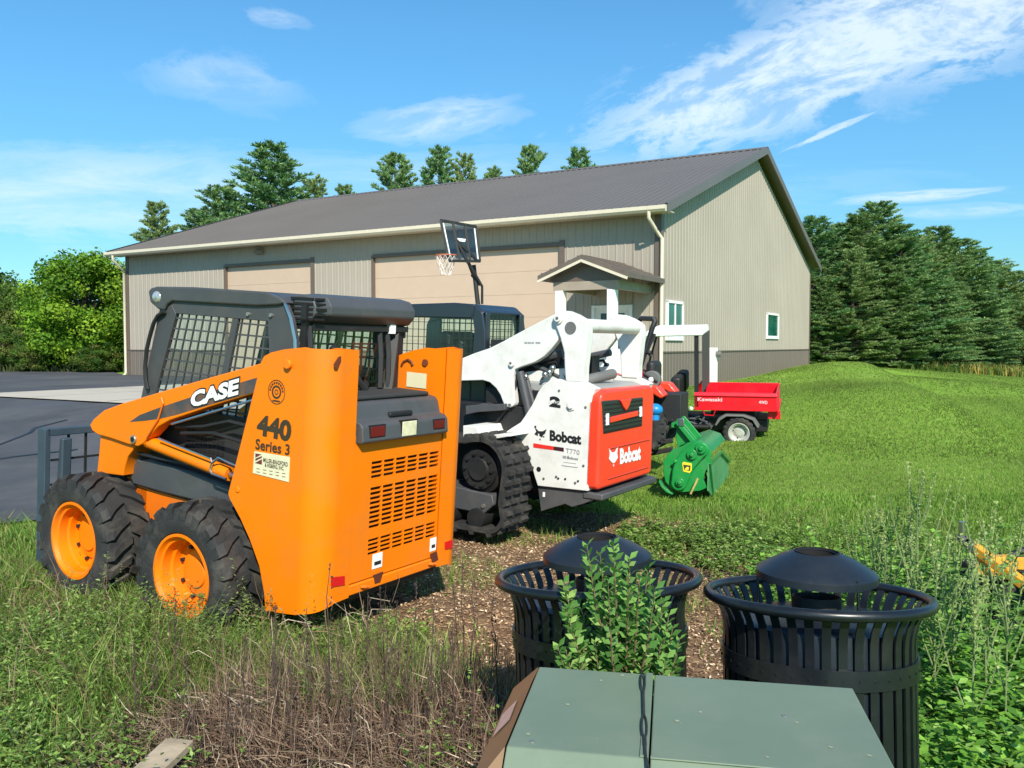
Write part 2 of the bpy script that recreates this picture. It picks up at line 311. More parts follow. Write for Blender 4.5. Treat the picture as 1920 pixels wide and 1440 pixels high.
ys = np.concatenate([np.linspace(-40, 1, 20)[:-1], np.linspace(1, 14, 130)[:-1], np.linspace(14, 45, 110)[:-1], np.linspace(45, 400, 60)])
def brown(X, Y):
    s = soil(X, Y)
    thatch = np.exp(-(((X + .55) / 1.0) ** 2 + ((Y - 3.6) / .7) ** 2)) * 1.1
    left = .55 * np.exp(-(((X + 2.6) / 2.6) ** 2 + ((Y - 4.6) / 2.2) ** 2))
    spot = .45 * np.exp(-(((X - 3.4) / .6) ** 2 + ((Y - 9.2) / .5) ** 2))
    return np.clip(np.maximum.reduce([s, thatch, left, spot]), 0, 1)
ground = gridmesh('ground', xs, ys, lambda X, Y: zg(X, Y), ground_material(), brown); tag(ground, kind='structure')

def flat_sheet(name, poly, mat_, lift, step=.8):
    bm = bmesh.new(); vs = [bm.verts.new((p[0], p[1], 0)) for p in poly]; bm.faces.new(vs)
    x0, x1 = min(p[0] for p in poly), max(p[0] for p in poly); y0, y1 = min(p[1] for p in poly), max(p[1] for p in poly)
    for k in np.arange(x0 + step, x1, step): bmesh.ops.bisect_plane(bm, geom=bm.verts[:] + bm.edges[:] + bm.faces[:], plane_co=(k, 0, 0), plane_no=(1, 0, 0))
    for k in np.arange(y0 + step, y1, step): bmesh.ops.bisect_plane(bm, geom=bm.verts[:] + bm.edges[:] + bm.faces[:], plane_co=(0, k, 0), plane_no=(0, 1, 0))
    for v in bm.verts: v.co.z = float(zg(v.co.x, v.co.y)) + lift
    bmesh.ops.recalc_face_normals(bm, faces=bm.faces)
    me = bpy.data.meshes.new(name); bm.to_mesh(me); bm.free(); me.materials.append(mat_)
    for p in me.polygons: p.use_smooth = True
    if me.polygons[0].normal.z < 0: me.flip_normals()
    o = bpy.data.objects.new(name, me); COL.objects.link(o); return tag(o, kind='structure')
asph = pm('asphalt', (.062, .064, .072), .85, var=.3, vscale=.5, bump=.5, bscale=150, dirt=(.15, .145, .135), damt=.7, dscale=.35)
conc = pm('concrete', (.48, .43, .35), .85, var=.12, vscale=1, bump=.1, bscale=80, dirt=(.34, .30, .25), damt=.4, dscale=1)
flat_sheet('driveway', ASP, asph, .025)
def bw(u, v): p = NB + UB * u + VB * v; return (p[0], p[1])
jm = MB() if False else None
flat_sheet('concrete_apron', [bw(11.8, -10.1), bw(-.2, -10.1), bw(-.2, .05), bw(11.8, .05)], conc, .05)

# ------------------------------------------------------------------ pole building
BF = Fr(30, 0, (NB[0], NB[1], .57), (0, 0, 0)); HW = 4.30; LB = 20.33; WB = 18.15; SL = 1 / 3.
siding = pm('tan_ribbed_siding', (.35, .305, .25), .45, var=.07, vscale=.5, bump=.03, bscale=1.2, dirt=(.28, .24, .19), damt=.3, dscale=.8)
wains = pm('brown_ribbed_siding', (.15, .122, .10), .45, var=.05, vscale=.6)
trimb = pm('brown_trim', (.125, .095, .075), .45, var=.05); trimt = pm('beige_trim', (.62, .55, .42), .4, var=.05)
roofm = pm('brown_grey_roof_metal', (.15, .13, .112), .45, .15, var=.06, vscale=.4)
doorm = pm('beige_overhead_door', (.50, .375, .275), .5, var=.03)
bld = empty('metal_building', m=BF.mat()); tag(bld, 'tan ribbed metal building with brown roof and two overhead doors', 'building')
PR = [(0, 0), (.075, 0), (.09, .018), (.11, .018), (.125, 0)]   # one rib every 0.23 m
def ribs(a0, a1, pitch=.229, off=0.):
    """(along, out) profile points"""
    pts = [(a0, 0.)]; k = math.floor(a0 / pitch) - 1
    while k * pitch < a1 + pitch:
        for x, y in ((.0, 0), (.012, .016), (.034, .016), (.046, 0), (.115, 0), (.121, .005), (.129, .005), (.135, 0)):
            q = k * pitch + x
            if a0 < q < a1: pts.append((q, y))
        k += 1
    pts.append((a1, 0.)); return pts
def front_wall(mb, u0, u1, z0, z1, out=.0):
    p = ribs(u0, u1)
    for (a, ya), (b, yb) in zip(p[:-1], p[1:]): mb.add([(a, ya + out, z0), (b, yb + out, z0), (b, yb + out, z1), (a, ya + out, z1)], [(0, 1, 2, 3)])
D1 = (11.42, 15.21); D2 = (2.76, 8.95); DH = 3.68
m = MB()
for u0, u1 in ((0, .72), (1.83, D2[0]), (D2[1], D1[0]), (D1[1], LB)): front_wall(m, u0, u1, .93, DH)
front_wall(m, 0, LB, DH, HW)
front_wall(m, .72, 1.83, 2.1, DH)
p = ribs(0, WB)
def rz(v): return HW + .0 + min(v, WB - v) * SL
for (a, ya), (b, yb) in zip(p[:-1], p[1:]):
    m.add([(-ya, -a, .93), (-yb, -b, .93), (-yb, -b, rz(b)), (-ya, -a, rz(a))], [(0, 1, 2, 3)])
m.add([(LB, 0, 0), (LB, -WB, 0), (LB, -WB, HW), (LB, -WB/2, HW+WB/2*SL), (LB, 0, HW)], [(0, 1, 2, 3, 4)]); m.add([(0, -WB, 0), (LB, -WB, 0), (LB, -WB, HW), (0, -WB, HW)], [(0, 1, 2, 3)])
m.build('wall', siding, bld, ang=15)
m = MB()
for u0, u1 in ((0, .72), (1.83, D2[0]), (D2[1], D1[0]), (D1[1], LB)): front_wall(m, u0, u1, -.3, .90)
for (a, ya), (b, yb) in zip(p[:-1], p[1:]): m.add([(-ya, -a, -.6), (-yb, -b, -.6), (-yb, -b, .90), (-ya, -a, .90)], [(0, 1, 2, 3)])
m.build('base_band', wains, bld, ang=15)
m = MB()
for u0, u1 in ((0, .70), (1.85, D2[0] - .1), (D2[1] + .1, D1[0] - .1), (D1[1] + .1, LB)): MB().box(u0, u1, -.01, .03, .90, .935).build('base_band_trim', trimb, bld)
m.build('base_band_trim', trimb, bld) if False else None; m = MB(); m.box(-.03, .01, -WB, 0, .90, .935); m.build('base_band_trim', trimb, bld)
MB().box(-.035, .14, -.14, .035, -.3, HW).build('corner_trim', trimb, bld)
for q in ((LB-.12, LB + .03, -.12, .03, -.3, HW), (-.03, .02, -WB-.03, -WB+.06, -.6, HW)): MB().box(*q).build('corner_trim', trimb, bld)
for nm, (a, b) in (('overhead_door', D2), ('overhead_door', D1)):
    d = MB(); n_ = 6; hh = DH / n_
    for i in range(n_): d.box(a, b, -.12, -.08, i * hh + .0015, (i + 1) * hh - .0015)
    d.box(a, b, -.13, -.115, 0, DH)
    do = d.build(nm, doorm, bld, bevel=.004)
    d2 = MB(); d2.box((a+b)/2 - .12, (a+b)/2 + .12, -.08, -.05, .55, .60); d2.box(a + .3, b - .3, -.08, -.072, .0, .05); d2.build('door_handle', M['black'], do)
    j = MB(); j.box(a - .14, a, -.10, .035, 0, DH + .14); j.box(b, b + .06, -.10, .035, 0, DH + .06); j.box(a - .0, b + .0, -.10, .035, DH, DH + .10)
    j.build('door_frame', trimb, do)
# roof with standing ribs, both slopes
ov, rk, th = .55, .35, .05; E0 = 4.42
m = MB()
def rp(u, v, up): return (u, -v, E0 + (min(v, WB - v) + ov) * SL + up)
us = [-rk, LB + rk]; k = -rk
pts = []
while k < LB + rk:
    for x, y in ((0, 0), (.02, .022), (.045, .022), (.065, 0)):
        if k + x <= LB + rk: pts.append((k + x, y))
    k += .229
pts.append((LB + rk, 0))
for v0, v1 in ((-ov, WB / 2), (WB / 2, WB + ov)):
    for (a, ya), (b, yb) in zip(pts[:-1], pts[1:]): m.add([rp(a, v0, ya), rp(b, v0, yb), rp(b, v1, yb), rp(a, v1, ya)], [(0, 1, 2, 3)])
rf = m.build('roof', roofm, bld, ang=15)
m = MB()
m.add([rp(-rk, -ov, -.02), rp(LB + rk, -ov, -.02), rp(LB + rk, WB / 2, -.02), rp(-rk, WB / 2, -.02), rp(LB + rk, WB + ov, -.02), rp(-rk, WB + ov, -.02)], [(0, 1, 2, 3), (3, 2, 4, 5)])
for u in (-rk, LB + rk):
    for v0, v1 in ((-ov, WB / 2), (WB / 2, WB + ov)):
        for uu in (u - .02, u + .02): m.add([rp(uu, v0, -.19), rp(uu, v1, -.19), rp(uu, v1, .045), rp(uu, v0, .045)], [(0, 1, 2, 3)])
        m.add([rp(u - .02, v0, -.19), rp(u + .02, v0, -.19), rp(u + .02, v1, -.19), rp(u - .02, v1, -.19)], [(0, 1, 2, 3)])
        m.add([rp(u - .02, v0, .045), rp(u + .08 * (1 if u < 0 else -1), v0, .045), rp(u + .08 * (1 if u < 0 else -1), v1, .045), rp(u - .02, v1, .045)], [(0, 1, 2, 3)])
m.build('rake_trim', roofm, rf)
m = MB(); z = rp(0, WB / 2, 0)[2]; m.prism([(-WB/2 - .2, z - .045), (-WB/2, z + .05), (-WB/2 + .2, z - .045), (-WB/2, z + .0)], 0, -rk - .02, LB + rk + .02); m.build('ridge_cap', roofm, rf)
# soffit and gutter
m = MB(); m.box(-rk, LB + rk, .02, ov - .02, E0 - .13, E0 - .11); m.box(-rk, 0, -WB, .02, E0 - .13, E0 - .11) if False else None
m.box(-rk, LB + rk, ov - .04, ov - .01, E0 - .16, E0 - .0); m.build('soffit', trimt, bld)
m = MB(); gz = E0 - .16
m.prism([(ov - .01, gz), (ov + .07, gz), (ov + .12, gz + .06), (ov + .12, gz + .15), (ov + .11, gz + .15), (ov + .10, gz + .065), (ov + .06, gz + .01), (ov + .0, gz + .01), (ov + .0, gz + .15), (ov - .01, gz + .15)], 0, -rk, LB + rk)
m.box(-rk - .004, -rk, ov - .01, ov + .12, gz, gz + .15); m.box(LB + rk, LB + rk + .004, ov - .01, ov + .12, gz, gz + .15)
gut = m.build('gutter', trimt, bld)
for u, s in ((.10, 1), (LB - .1, -1)):
    m = MB(); m.tube([(u - .02 * s, ov + .06, gz + .02), (u - .02 * s, ov + .06, gz - .12), (u - .04 * s, ov - .02, gz - .2), (u - .10 * s, .12, gz - .48), (u - .16 * s, .07, gz - .56), (u - .16 * s, .07, .1), (u - .17 * s, .12, .0), (u - .25 * s, .38, -.08)], .047, 10)
    m.build('downspout', trimt, bld, ang=50)
# entry door, porch
m = MB(); m.box(.80, 1.76, -.06, -.03, 0, 2.05)
ed = m.build('entry_door', pm('white_door', (.72, .71, .67), .4, var=.03), bld, bevel=.005)
m = MB(); m.box(.72, .80, -.05, .045, 0, 2.1); m.box(1.76, 1.83, -.05, .045, 0, 2.1); m.box(.80, 1.76, -.05, .045, 2.04, 2.1); m.build('door_frame', M['whitet'], ed)
m = MB(); m.box(.95, 1.6, -.032, -.026, 1.0, 1.9); m.build('pane', M['dglass'], ed)
m = MB(); PL = 2.05
for u in (.38, 1.70): m.box(u - .1, u + .1, PL - .1, PL + .1, -.1, 2.36)
m.build('porch_post', M['whitet'], bld, bevel=.01)
m = MB(); m.box(.2, 1.85, PL - .09, PL + .09, 2.362, 2.56); m.box(.2, .34, .02, PL - .09, 2.362, 2.56); m.box(1.72, 1.85, .02, PL - .09, 2.362, 2.56); m.build('porch_beam', pm('taupe_beam', (.33, .27, .21), .5), bld)
m = MB(); ridge_u = 1.0
def prz(u): return 3.15 - abs(u - ridge_u) * .39
for sgn in (-1, 1):
    ue = ridge_u + sgn * 1.13
    m.add([(ridge_u, .03, prz(ridge_u)), (ue, .03, prz(ue)), (ue, PL + .35, prz(ue)), (ridge_u, PL + .35, prz(ridge_u)), (ridge_u, .03, prz(ridge_u) - .12), (ue, .03, prz(ue) - .12), (ue, PL + .35, prz(ue) - .12), (ridge_u, PL + .35, prz(ridge_u) - .12)],
          [(0,1,2,3),(7,6,5,4),(0,4,5,1),(1,5,6,2),(2,6,7,3)])
    for k in range(5):
        uu = ridge_u + sgn * (.10 + k * .23); m.box(min(uu, uu + .02), max(uu, uu + .02), .03, PL + .35, prz(uu) - .02, prz(uu) + .02)
pr = m.build('porch_roof', pm('porch_brown_metal', (.13, .10, .08), .5), bld, bevel=.004) if True else m.build('x', roofm, bld, bevel=.004)
m = MB(); y = PL + .02; m.prism([(.2, 2.562), (1.85, 2.562), (1.95, 2.62), (ridge_u, 2.99), (.05, 2.62)], 1, y, y + .05); m.build('porch_gable', trimb, pr)  # gable coloured dark brown, with the overhang's shade put into that colour
m = MB()
for sgn in (-1, 1):
    a, b = (ridge_u, PL + .36, prz(ridge_u) - .14), (ridge_u + sgn * 1.13, PL + .36, prz(ridge_u + 1.13) - .14); m.beam(a, b, .02, .06)
m.build('porch_fascia', trimt, pr)
# gable windows
for (v0, v1, z0, z1, mid) in ((.40, 1.62, 1.25, 2.22, True), (10.6, 12.35, 1.36, 2.24, False)):
    m = MB(); fw = .07
    m.box(-.06, .01, -v0 - fw, -v0, z0, z1); m.box(-.06, .01, -v1, -v1 + fw, z0, z1); m.box(-.06, .01, -v1, -v0, z1 - fw, z1 + .001); m.box(-.06, .01, -v1 - .02, -v0 + .02, z0 - .04, z0 + fw)
    if mid: m.box(-.05, .01, -(v0 + v1) / 2 - .03, -(v0 + v1) / 2 + .03, z0, z1)
    wf = m.build('window', M['whitet'], bld, bevel=.004)
    m = MB(); m.box(-.028, -.018, -v1 + fw, -v0 - fw, z0 + fw, z1 - fw); m.build('pane', M['tglass'], wf)
m = MB(); m.prism([(.0, 4.02), (.20, 4.05), (.16, 4.16), (0, 4.2)], 0, 13.4, 13.72); m.build('wall_light', pm('bronze_fixture', (.22, .19, .16), .4), bld, bevel=.01)

# white electric cabinet standing at the gable
ebx = empty('electric_cabinet', m=BF.mat() @ Matrix.Translation((-.08, -3.8, 0))); tag(ebx, 'tall white electric cabinet with a round meter against the gable wall', 'utility cabinet')
m = MB(); m.box(-.16, .06, -.27, .27, -.25, 1.02); m.build('cabinet_body', M['whitet'], ebx, bevel=.01)
m = MB(); m.lathe([(.001, -.30), (.06, -.30), (.08, -.28), (.08, -.16)], ax=0, c=(0, -.12, .84), seg=20); m.box(-.16, .02, -.45, -.27, .74, .92); m.build('meter', M['grey'], ebx)

# saw cuts in the apron, and the driveway's crack sealing
def ground_line(name, pts, wd, mat_, lift):
    m_ = MB(); vs = []
    P = []
    for a, b in zip(pts[:-1], pts[1:]):
        n9 = max(2, int(math.dist(a, b) / .5)); P += [(a[0] + (b[0]-a[0])*k/n9, a[1] + (b[1]-a[1])*k/n9) for k in range(n9)]
    P.append(pts[-1])
    for i, q in enumerate(P):
        a = P[max(i-1, 0)]; b = P[min(i+1, len(P)-1)]; d = Vector((b[0]-a[0], b[1]-a[1])).normalized(); nx, ny = -d.y * wd/2, d.x * wd/2
        for s in (-1, 1): X_, Y_ = q[0] + nx*s, q[1] + ny*s; vs.append((X_, Y_, float(zg(X_, Y_)) + lift))
    m_.add(vs, [(2*i, 2*i+1, 2*i+3, 2*i+2) for i in range(len(P)-1)]); o_ = m_.build(name, mat_, None); return tag(o_, kind='structure')
cutm = pm('saw_cut', (.16, .14, .115), .9); crk = pm('crack_sealant', (.018, .018, .02), .5)
for u in (2.4, 4.8, 7.2, 9.6): ground_line('apron_joint', [bw(u, -10.05), bw(u, -.1)], .03, cutm, .056)
for v in (-3.4, -6.8): ground_line('apron_joint', [bw(-.1, v), bw(11.7, v)], .03, cutm, .060)
r8 = random.Random(4)
for (x0, y0), (x1, y1) in (((-5.2, 8.4), (-12, 12)), ((-6, 12), (-14, 9.5)), ((-9, 8.2), (-10.5, 15)), ((-14, 18), (-22, 14)), ((-15, 26), (-24, 22)), ((-7.2, 10), (-7.6, 14.5))):
    ground_line('sealed_crack', [(x0 + (x1-x0)*t + r8.uniform(-.25, .25), y0 + (y1-y0)*t + r8.uniform(-.25, .25)) for t in np.linspace(0, 1, 9)], r8.uniform(.03, .06), crk, .034 + r8.uniform(0, .004))

# ------------------------------------------------------------------ basketball hoop
hp = at(905, 720, 18.4); hpz = float(zg(hp[0], hp[1])) + .05
hoop = empty('basketball_hoop', loc=(hp[0], hp[1], hpz), rz=0); tag(hoop, 'basketball hoop on a black pole with clear backboard, standing on the apron', 'basketball hoop')
def hl(px, py, Y): p_ = at(px, py, Y); return (p_[0] - hp[0], p_[1] - hp[1], p_[2] - hpz)
m = MB(); m.tube([(0, 0, 0), (-.02, 0, 1.2), hl(888, 497, 18.4)], .05, 12); m.tube([hl(904, 570, 18.4), hl(904, 537, 18.4), hl(866, 470, 18.0)], .028, 10); m.tube([hl(888, 520, 18.4), hl(862, 452, 18.0)], .025, 10); m.tube([hl(900, 535, 18.4), hl(884, 515, 18.4)], .03, 8)
m.build('pole', M['black'], hoop)
m = MB(); m.box(-.35, .45, -.4, .35, 0, .22); m.build('base', M['black'], hoop, bevel=.05)
bA, bB, bC, bD = (np.array(hl(*q)) for q in ((826, 413, 17.75), (893, 425, 18.25), (900, 490, 18.25), (842, 489, 17.75)))
bB = bA + (bB - bA); 
def bb(u, v): return (bA * (1-u) * (1-v) + bB * u * (1-v) + bC * u * v + bD * (1-u) * v)
m = MB(); m.add([bb(0,0), bb(1,0), bb(1,1), bb(0,1)], [(0,1,2,3)]); bo = m.build('backboard', M['clear'], hoop, solid=.02)
m = MB()
for a, b in (((0,0),(1,0)), ((1,0),(1,1)), ((1,1),(0,1)), ((0,1),(0,0)), ((.34,0),(.34,1)), ((.68,0),(.68,1)), ((.34,.45),(.9,.97)), ((.34,.45),(.6,1.05))): m.beam(bb(*a), bb(*b), .05, .05)
m.build('backboard_frame', M['black'], bo)
m = MB()
for a, b in (((.06,.06),(.06,.94)), ((.94,.06),(.94,.94)), ((.38,.42),(.62,.42)), ((.38,.46),(.6,.46))): m.beam(bb(*a), bb(*b), .03, .03)
m.build('backboard_lines', M['whitet'], bo)
rc = Vector(hl(836, 479, 17.9)); rimr = .22
m = MB(); m.tube([rc + Vector((cos(a) * rimr, sin(a) * rimr, 0)) for a in np.linspace(0, 2*pi, 25)], .012, 6); m.build('rim', pm('faded_orange_rim', (.55, .16, .08), .5), hoop)
m = MB()
for k in range(12):
    for s in (-1, 1):
        pp = []
        for i in range(5):
            a = 2*pi*k/12 + s * i * .26; r_ = rimr * (1 - .13 * i); pp.append(rc + Vector((cos(a)*r_, sin(a)*r_, -.1 * i)))
        m.tube(pp, .006, 4)
m.build('net', pm('white_net', (.7, .62, .58), .8), hoop)

# ------------------------------------------------------------------ lettering
def text_mesh(body, offset=0.):
    cu = bpy.data.curves.new('t', 'FONT'); cu.body = body; cu.offset = offset; cu.fill_mode = 'FRONT'; cu.resolution_u = 3
    to = bpy.data.objects.new('t', cu); COL.objects.link(to); bpy.context.view_layer.update()
    me = bpy.data.meshes.new_from_object(to.evaluated_get(bpy.context.evaluated_depsgraph_get()))
    vs = [tuple(v.co) for v in me.vertices]; fs = [tuple(p_.vertices) for p_ in me.polygons]
    bpy.data.objects.remove(to); bpy.data.meshes.remove(me); return vs, fs
def text_on(name, body, corner, right, up, normal, mat_, parent, offset=.0, lift=.002, grow=0., ref=None):
    """lettering as a thin raised decal: corner = lower left, right/up = full width/height vectors, in the parent's frame"""
    vs, fs = text_mesh(body, offset); r = ref or vs
    x0, x1 = min(v[0] for v in r), max(v[0] for v in r); y0, y1 = min(v[1] for v in r), max(v[1] for v in r)
    c_, R_, U_, n_ = Vector(corner), Vector(right), Vector(up), Vector(normal).normalized()
    mb = MB(); mb.add([c_ + R_ * ((x - x0) / (x1 - x0)) + U_ * ((y - y0) / (y1 - y0)) + n_ * lift for x, y, z_ in vs], fs)
    mb.build(name, mat_, parent, smooth=False); return vs
def side_text(fr, l, bl, br, tl, name, body, mat_, parent, **k):
    a, b, c_ = (Vector(fr.on(1, l, *q)) for q in (bl, br, tl)); return text_on(name, body, a, b - a, c_ - a, (0, 1, 0), mat_, parent, **k)
def rear_text(fr, f, bl, br, tl, name, body, mat_, parent, **k):
    a, b, c_ = (Vector(fr.on(0, f, *q)) for q in (bl, br, tl)); return text_on(name, body, a, b - a, c_ - a, (-1, 0, 0), mat_, parent, **k)
def plate(mat_, name, parent, fr, l, pts, th_=.03, bevel=.004, seg=2):
    m_ = MB(); m_.prism(fr.side(l, pts), 1, l - th_, l); return m_.build(name, mat_, parent, bevel=bevel, seg=seg)
def rplate(mat_, name, parent, fr, f, pts, th_=.03, bevel=.004):
    m_ = MB(); m_.prism(fr.rear(f, pts), 0, f, f + th_); return m_.build(name, mat_, parent, bevel=bevel)
def arc(c_, r, a0, a1, n_): return [(c_[0] + r * cos(radians(a)), c_[1] + r * sin(radians(a))) for a in np.linspace(a0, a1, n_)]

def tyre(mb, c_, R_, r_, w_, ax=1, lugs=20, lug=.03, lugw=.05):
    """tyre with chevron lugs; ax = axle axis (y)"""
    x, y, z_ = c_; h = w_ / 2; Rb = R_ - lug
    prof = [(r_, -h*.80), (r_ + .02, -h*.95), (r_ + (Rb-r_)*.45, -h*1.04), (Rb - .03, -h*.99), (Rb-.006, -h*.88), (Rb, -h*.5), (Rb+.003, 0), (Rb, h*.5), (Rb-.006, h*.88), (Rb - .03, h*.99), (r_ + (Rb-r_)*.45, h*1.04), (r_ + .02, h*.95), (r_, h*.80)]
    mb.lathe(prof, c=c_, ax=1, seg=56)
    for k in range(lugs):
        for s in (-1, 1):
            a0 = 2*pi*(k + (.5 if s > 0 else 0)) / lugs; da = 2*pi/lugs
            # lug path from centre line out to the shoulder, bending back
            path = [(0.02, 0.0), (.45, .28), (.8, .62), (1.03, .68)]; half = [.19, .20, .24, .26]
            vs = []
            for (t_, bk), hw in zip(path, half):
                yy_ = s * t_ * h
                ro = R_ - (.004 if t_ < .9 else .030); ri = Rb - .01 if t_ < .9 else Rb - .06
                for q in (-1, 1):
                    a = a0 + da * (bk + q * hw)
                    vs.append((x + cos(a)*ro, y + yy_, z_ + sin(a)*ro)); vs.append((x + cos(a)*ri, y + yy_, z_ + sin(a)*ri))
            fs = []
            for i in range(3):
                b_ = i*4; n_ = b_ + 4
                fs += [(b_, b_+2, n_+2, n_), (b_, n_, n_+1, b_+1), (b_+2, b_+3, n_+3, n_+2)]
            fs += [(0, 1, 3, 2), (12, 14, 15, 13)]
            mb.add(vs, fs)
def wheel(parent, c_, R_, r_, w_, out, rimmat, name='wheel', lugs=20, bolts=8, dish=.13, lug=.03):
    m_ = MB(); tyre(m_, c_, R_, r_, w_, lugs=lugs, lug=lug); ty = m_.build(name, M['rubber'], parent, ang=30)
    h = w_/2; y = c_[1]; s = out
    m_ = MB(); m_.lathe([(r_+.012, y + s*h*.86), (r_+.012, y + s*h*.95), (r_-.004, y + s*h*.95), (r_-.015, y + s*h*.80), (r_-.03, y + s*h*.76), (r_-.035, y + s*(h*.9-dish*.55)), (r_-.05, y + s*(h*.9-dish*.62)), (r_-.055, y + s*(h*.9-dish*.95)), (r_*.62, y + s*(h*.9-dish)), (r_*.55, y+s*(h*.9-dish*.85)), (r_*.36, y + s*(h*.9-dish*.8)), (r_*.34, y + s*(h*.9-dish*.7)), (.001, y + s*(h*.9-dish*.7))], c=(c_[0], 0, c_[2]), ax=1, seg=40)
    rm = m_.build('rim', rimmat, ty, ang=40)
    m_ = MB()
    for k in range(bolts):
        a = 2*pi*k/bolts + .3; px_, pz_ = c_[0] + cos(a)*r_*.66, c_[2] + sin(a)*r_*.66
        m_.tube([(px_, y + s*(h*.9-dish-.01), pz_), (px_, y + s*(h*.9-dish+.022), pz_)], .0135, 6)
    m_.build('wheel_bolt', M['black'], rm); return ty

# ------------------------------------------------------------------ orange skid steer
CF = Fr(33, 4, at(335, 1085, 4.82), (0, .80, .40))
cs = empty('skid_steer', m=CF.mat()); tag(cs, 'orange wheeled skid steer loader with dark grey cab, nearest machine on the left', 'skid steer')
# chassis
m = MB(); m.prism([(-.84, .34), (-.84, .95), (.95, .95), (1.12, .70), (1.12, .26), (-.3, .24)], 1, -.46, .46); m.build('chassis', M['black'], cs, bevel=.01)
m = MB(); pts = CF.side(.5, [(238, 893), (250, 909), (360, 940), (331, 955), (303, 985), (296, 1010), (240, 1010), (200, 950)]); m.prism(pts, 1, .44, .5); m.prism([(1.12, .5), (1.12, .8), (.75, .8), (.75, .5)], 1, .44, .5); m.build('lower_side_panel', M['orange_worn'], cs, bevel=.004)
plate(M['dgrey'], 'fender', cs, CF, .53, [(243, 845), (252, 846), (262, 862), (281, 860), (300, 868), (360, 885), (440, 916), (470, 940), (470, 990), (432, 955), (360, 939), (300, 924), (249, 909), (236, 880)], .08, .015)
m = MB(); m.prism([(1.16, .3), (1.16, .62), (1.0, .66), (1.0, .3)], 1, -.46, .46); m.build('front_crossmember', M['orange_worn'], cs, bevel=.01)
# wheels
for nm_, f in (('rear', 0.), ('front', 1.08)):
    for s in (1, -1): wheel(cs, (f, s * .645, .405), .425, .235, .31, s, M['orange'])
# rear towers
def towers(side):
    s = side
    pl = CF.side(.635, [(492, 678), (497, 668), (510, 661), (535, 655), (572, 651)]); bt = CF.side(.635, [(500, 1145), (497, 1110), (488, 1060), (470, 1010), (452, 970), (433, 935), (430, 925)])
    fe = -.77; top = 1.762; bot = .335
    poly = pl[:-1] + [(fe, top)] + [(fe, bot)] + [bt[0]] + bt[1:]
    vs = [(f, .635, h) for f, h in poly]; n_ = len(vs); fs = [tuple(range(n_))]
    i_t = len(pl) - 1; i_b = i_t + 1; prev = (i_t, i_b); R_ = .135
    path = [(-.77 - R_ * sin(a), .635 - R_ + R_ * cos(a), .335 + .05 * (1 - cos(a)) + .01) for a in np.linspace(0, pi/2, 8)[1:]] + [(-.905, .39, .40)]
    for (f, l, hb) in path:
        vs += [(f, l, top - .004), (f, l, hb)]; a = len(vs) - 2; fs.append((prev[0], a, a+1, prev[1])); prev = (a, a+1)
    # inner return face
    iw = [tuple(CF.on(1, -.39, *q)[[0, 2]]) for q in ((800, 652), (775, 657), (757, 663), (733, 672), (721, 712), (712, 740))]
    wall_ = [(f, min(h, top - .004)) for f, h in iw] + [(-.45, 1.2), (-.84, .42), (-.90, .42), (-.90, top - .006)]
    if s < 0: vs = [(f, -l, h) for f, l, h in vs]
    m_ = MB(); m_.add(vs, fs); o_ = m_.build('rear_side_panel', M['orange'], cs, solid=.014, ang=40)
    m_ = MB(); m_.prism(wall_, 1, min(s*.385, s*.395), max(s*.385, s*.395)); m_.build('inner_panel', M['orange'], o_); return o_
tl = towers(1); tr = towers(-1)
m = MB(); c_ = CF.on(1, .645, 542, 683); m.cyl((c_[0], .64, c_[2]), (c_[0], .665, c_[2]), .026, 14); c_ = CF.on(1, .645, 445, 918); m.cyl((c_[0], .64, c_[2]), (c_[0], .648, c_[2]), .018, 14); m.build('pivot_cap', M['orange'], tl, bevel=.004)
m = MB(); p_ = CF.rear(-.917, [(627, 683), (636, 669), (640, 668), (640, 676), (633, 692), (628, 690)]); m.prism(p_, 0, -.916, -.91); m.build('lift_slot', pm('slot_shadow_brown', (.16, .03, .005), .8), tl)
m = MB(); p_ = CF.rear(-.918, [(622, 1083), (647, 1080), (647, 1097), (622, 1101)]); m.prism(p_, 0, -.917, -.911); m.build('reflector', M['redref'], tl)
m = MB(); p_ = CF.rear(-.918, [(835, 1017), (849, 1012), (849, 1027), (835, 1031)]); m.prism(p_, 0, -.917, -.911); m.build('reflector', M['redref'], tr)
# inner decals of far tower
m = MB(); a = CF.on(1, -.38, 763, 697); b = CF.on(1, -.38, 798, 729); m.box(min(a[0], b[0]), max(a[0], b[0]), -.383, -.380, min(a[2], b[2]), max(a[2], b[2])); m.build('warning_label', M['cream'], tr)
m = MB(); m.tube([tuple(CF.on(1, -.38, *q)) for q in ((753, 685), (757, 678), (765, 674), (771, 678), (774, 685))], .008, 6); c_ = CF.on(1, -.38, 797, 680); m.cyl((c_[0], -.376, c_[2]), (c_[0], -.39, c_[2]), .022, 14); m.build('lift_slot', pm('rust_brown', (.17, .04, .01), .7), tr)
# lettering on side panel
side_text(CF, .6435, (481, 815), (545, 829), (484, 776), 'model_number', '440', M['browntext'], tl, offset=.045)
side_text(CF, .6435, (479, 842), (543, 854), (480, 822), 'series_lettering', 'Series 3', M['browntext'], tl, offset=.02)
m = MB(); pl_ = CF.side(.645, [(477, 846), (543, 857), (541, 904), (474, 887)]); m.prism(pl_, 1, .642, .6455); lb = m.build('dealer_label', M['cream'], tl)
side_text(CF, .646, (494, 866), (540, 875), (494, 858), 'label_text', 'MILLER-BRADFORD', M['browntext'], lb, offset=.01)
side_text(CF, .646, (497, 876), (533, 883), (497, 868), 'label_text', '& RISBERG, INC.', M['browntext'], lb, offset=.01)
m = MB()
for q in ([(479, 850), (490, 852), (479, 858)], [(479, 860), (491, 855), (491, 858), (479, 864)], [(478, 868), (491, 861), (491, 871)]): m.prism(CF.side(.646, q), 1, .6455, .647)
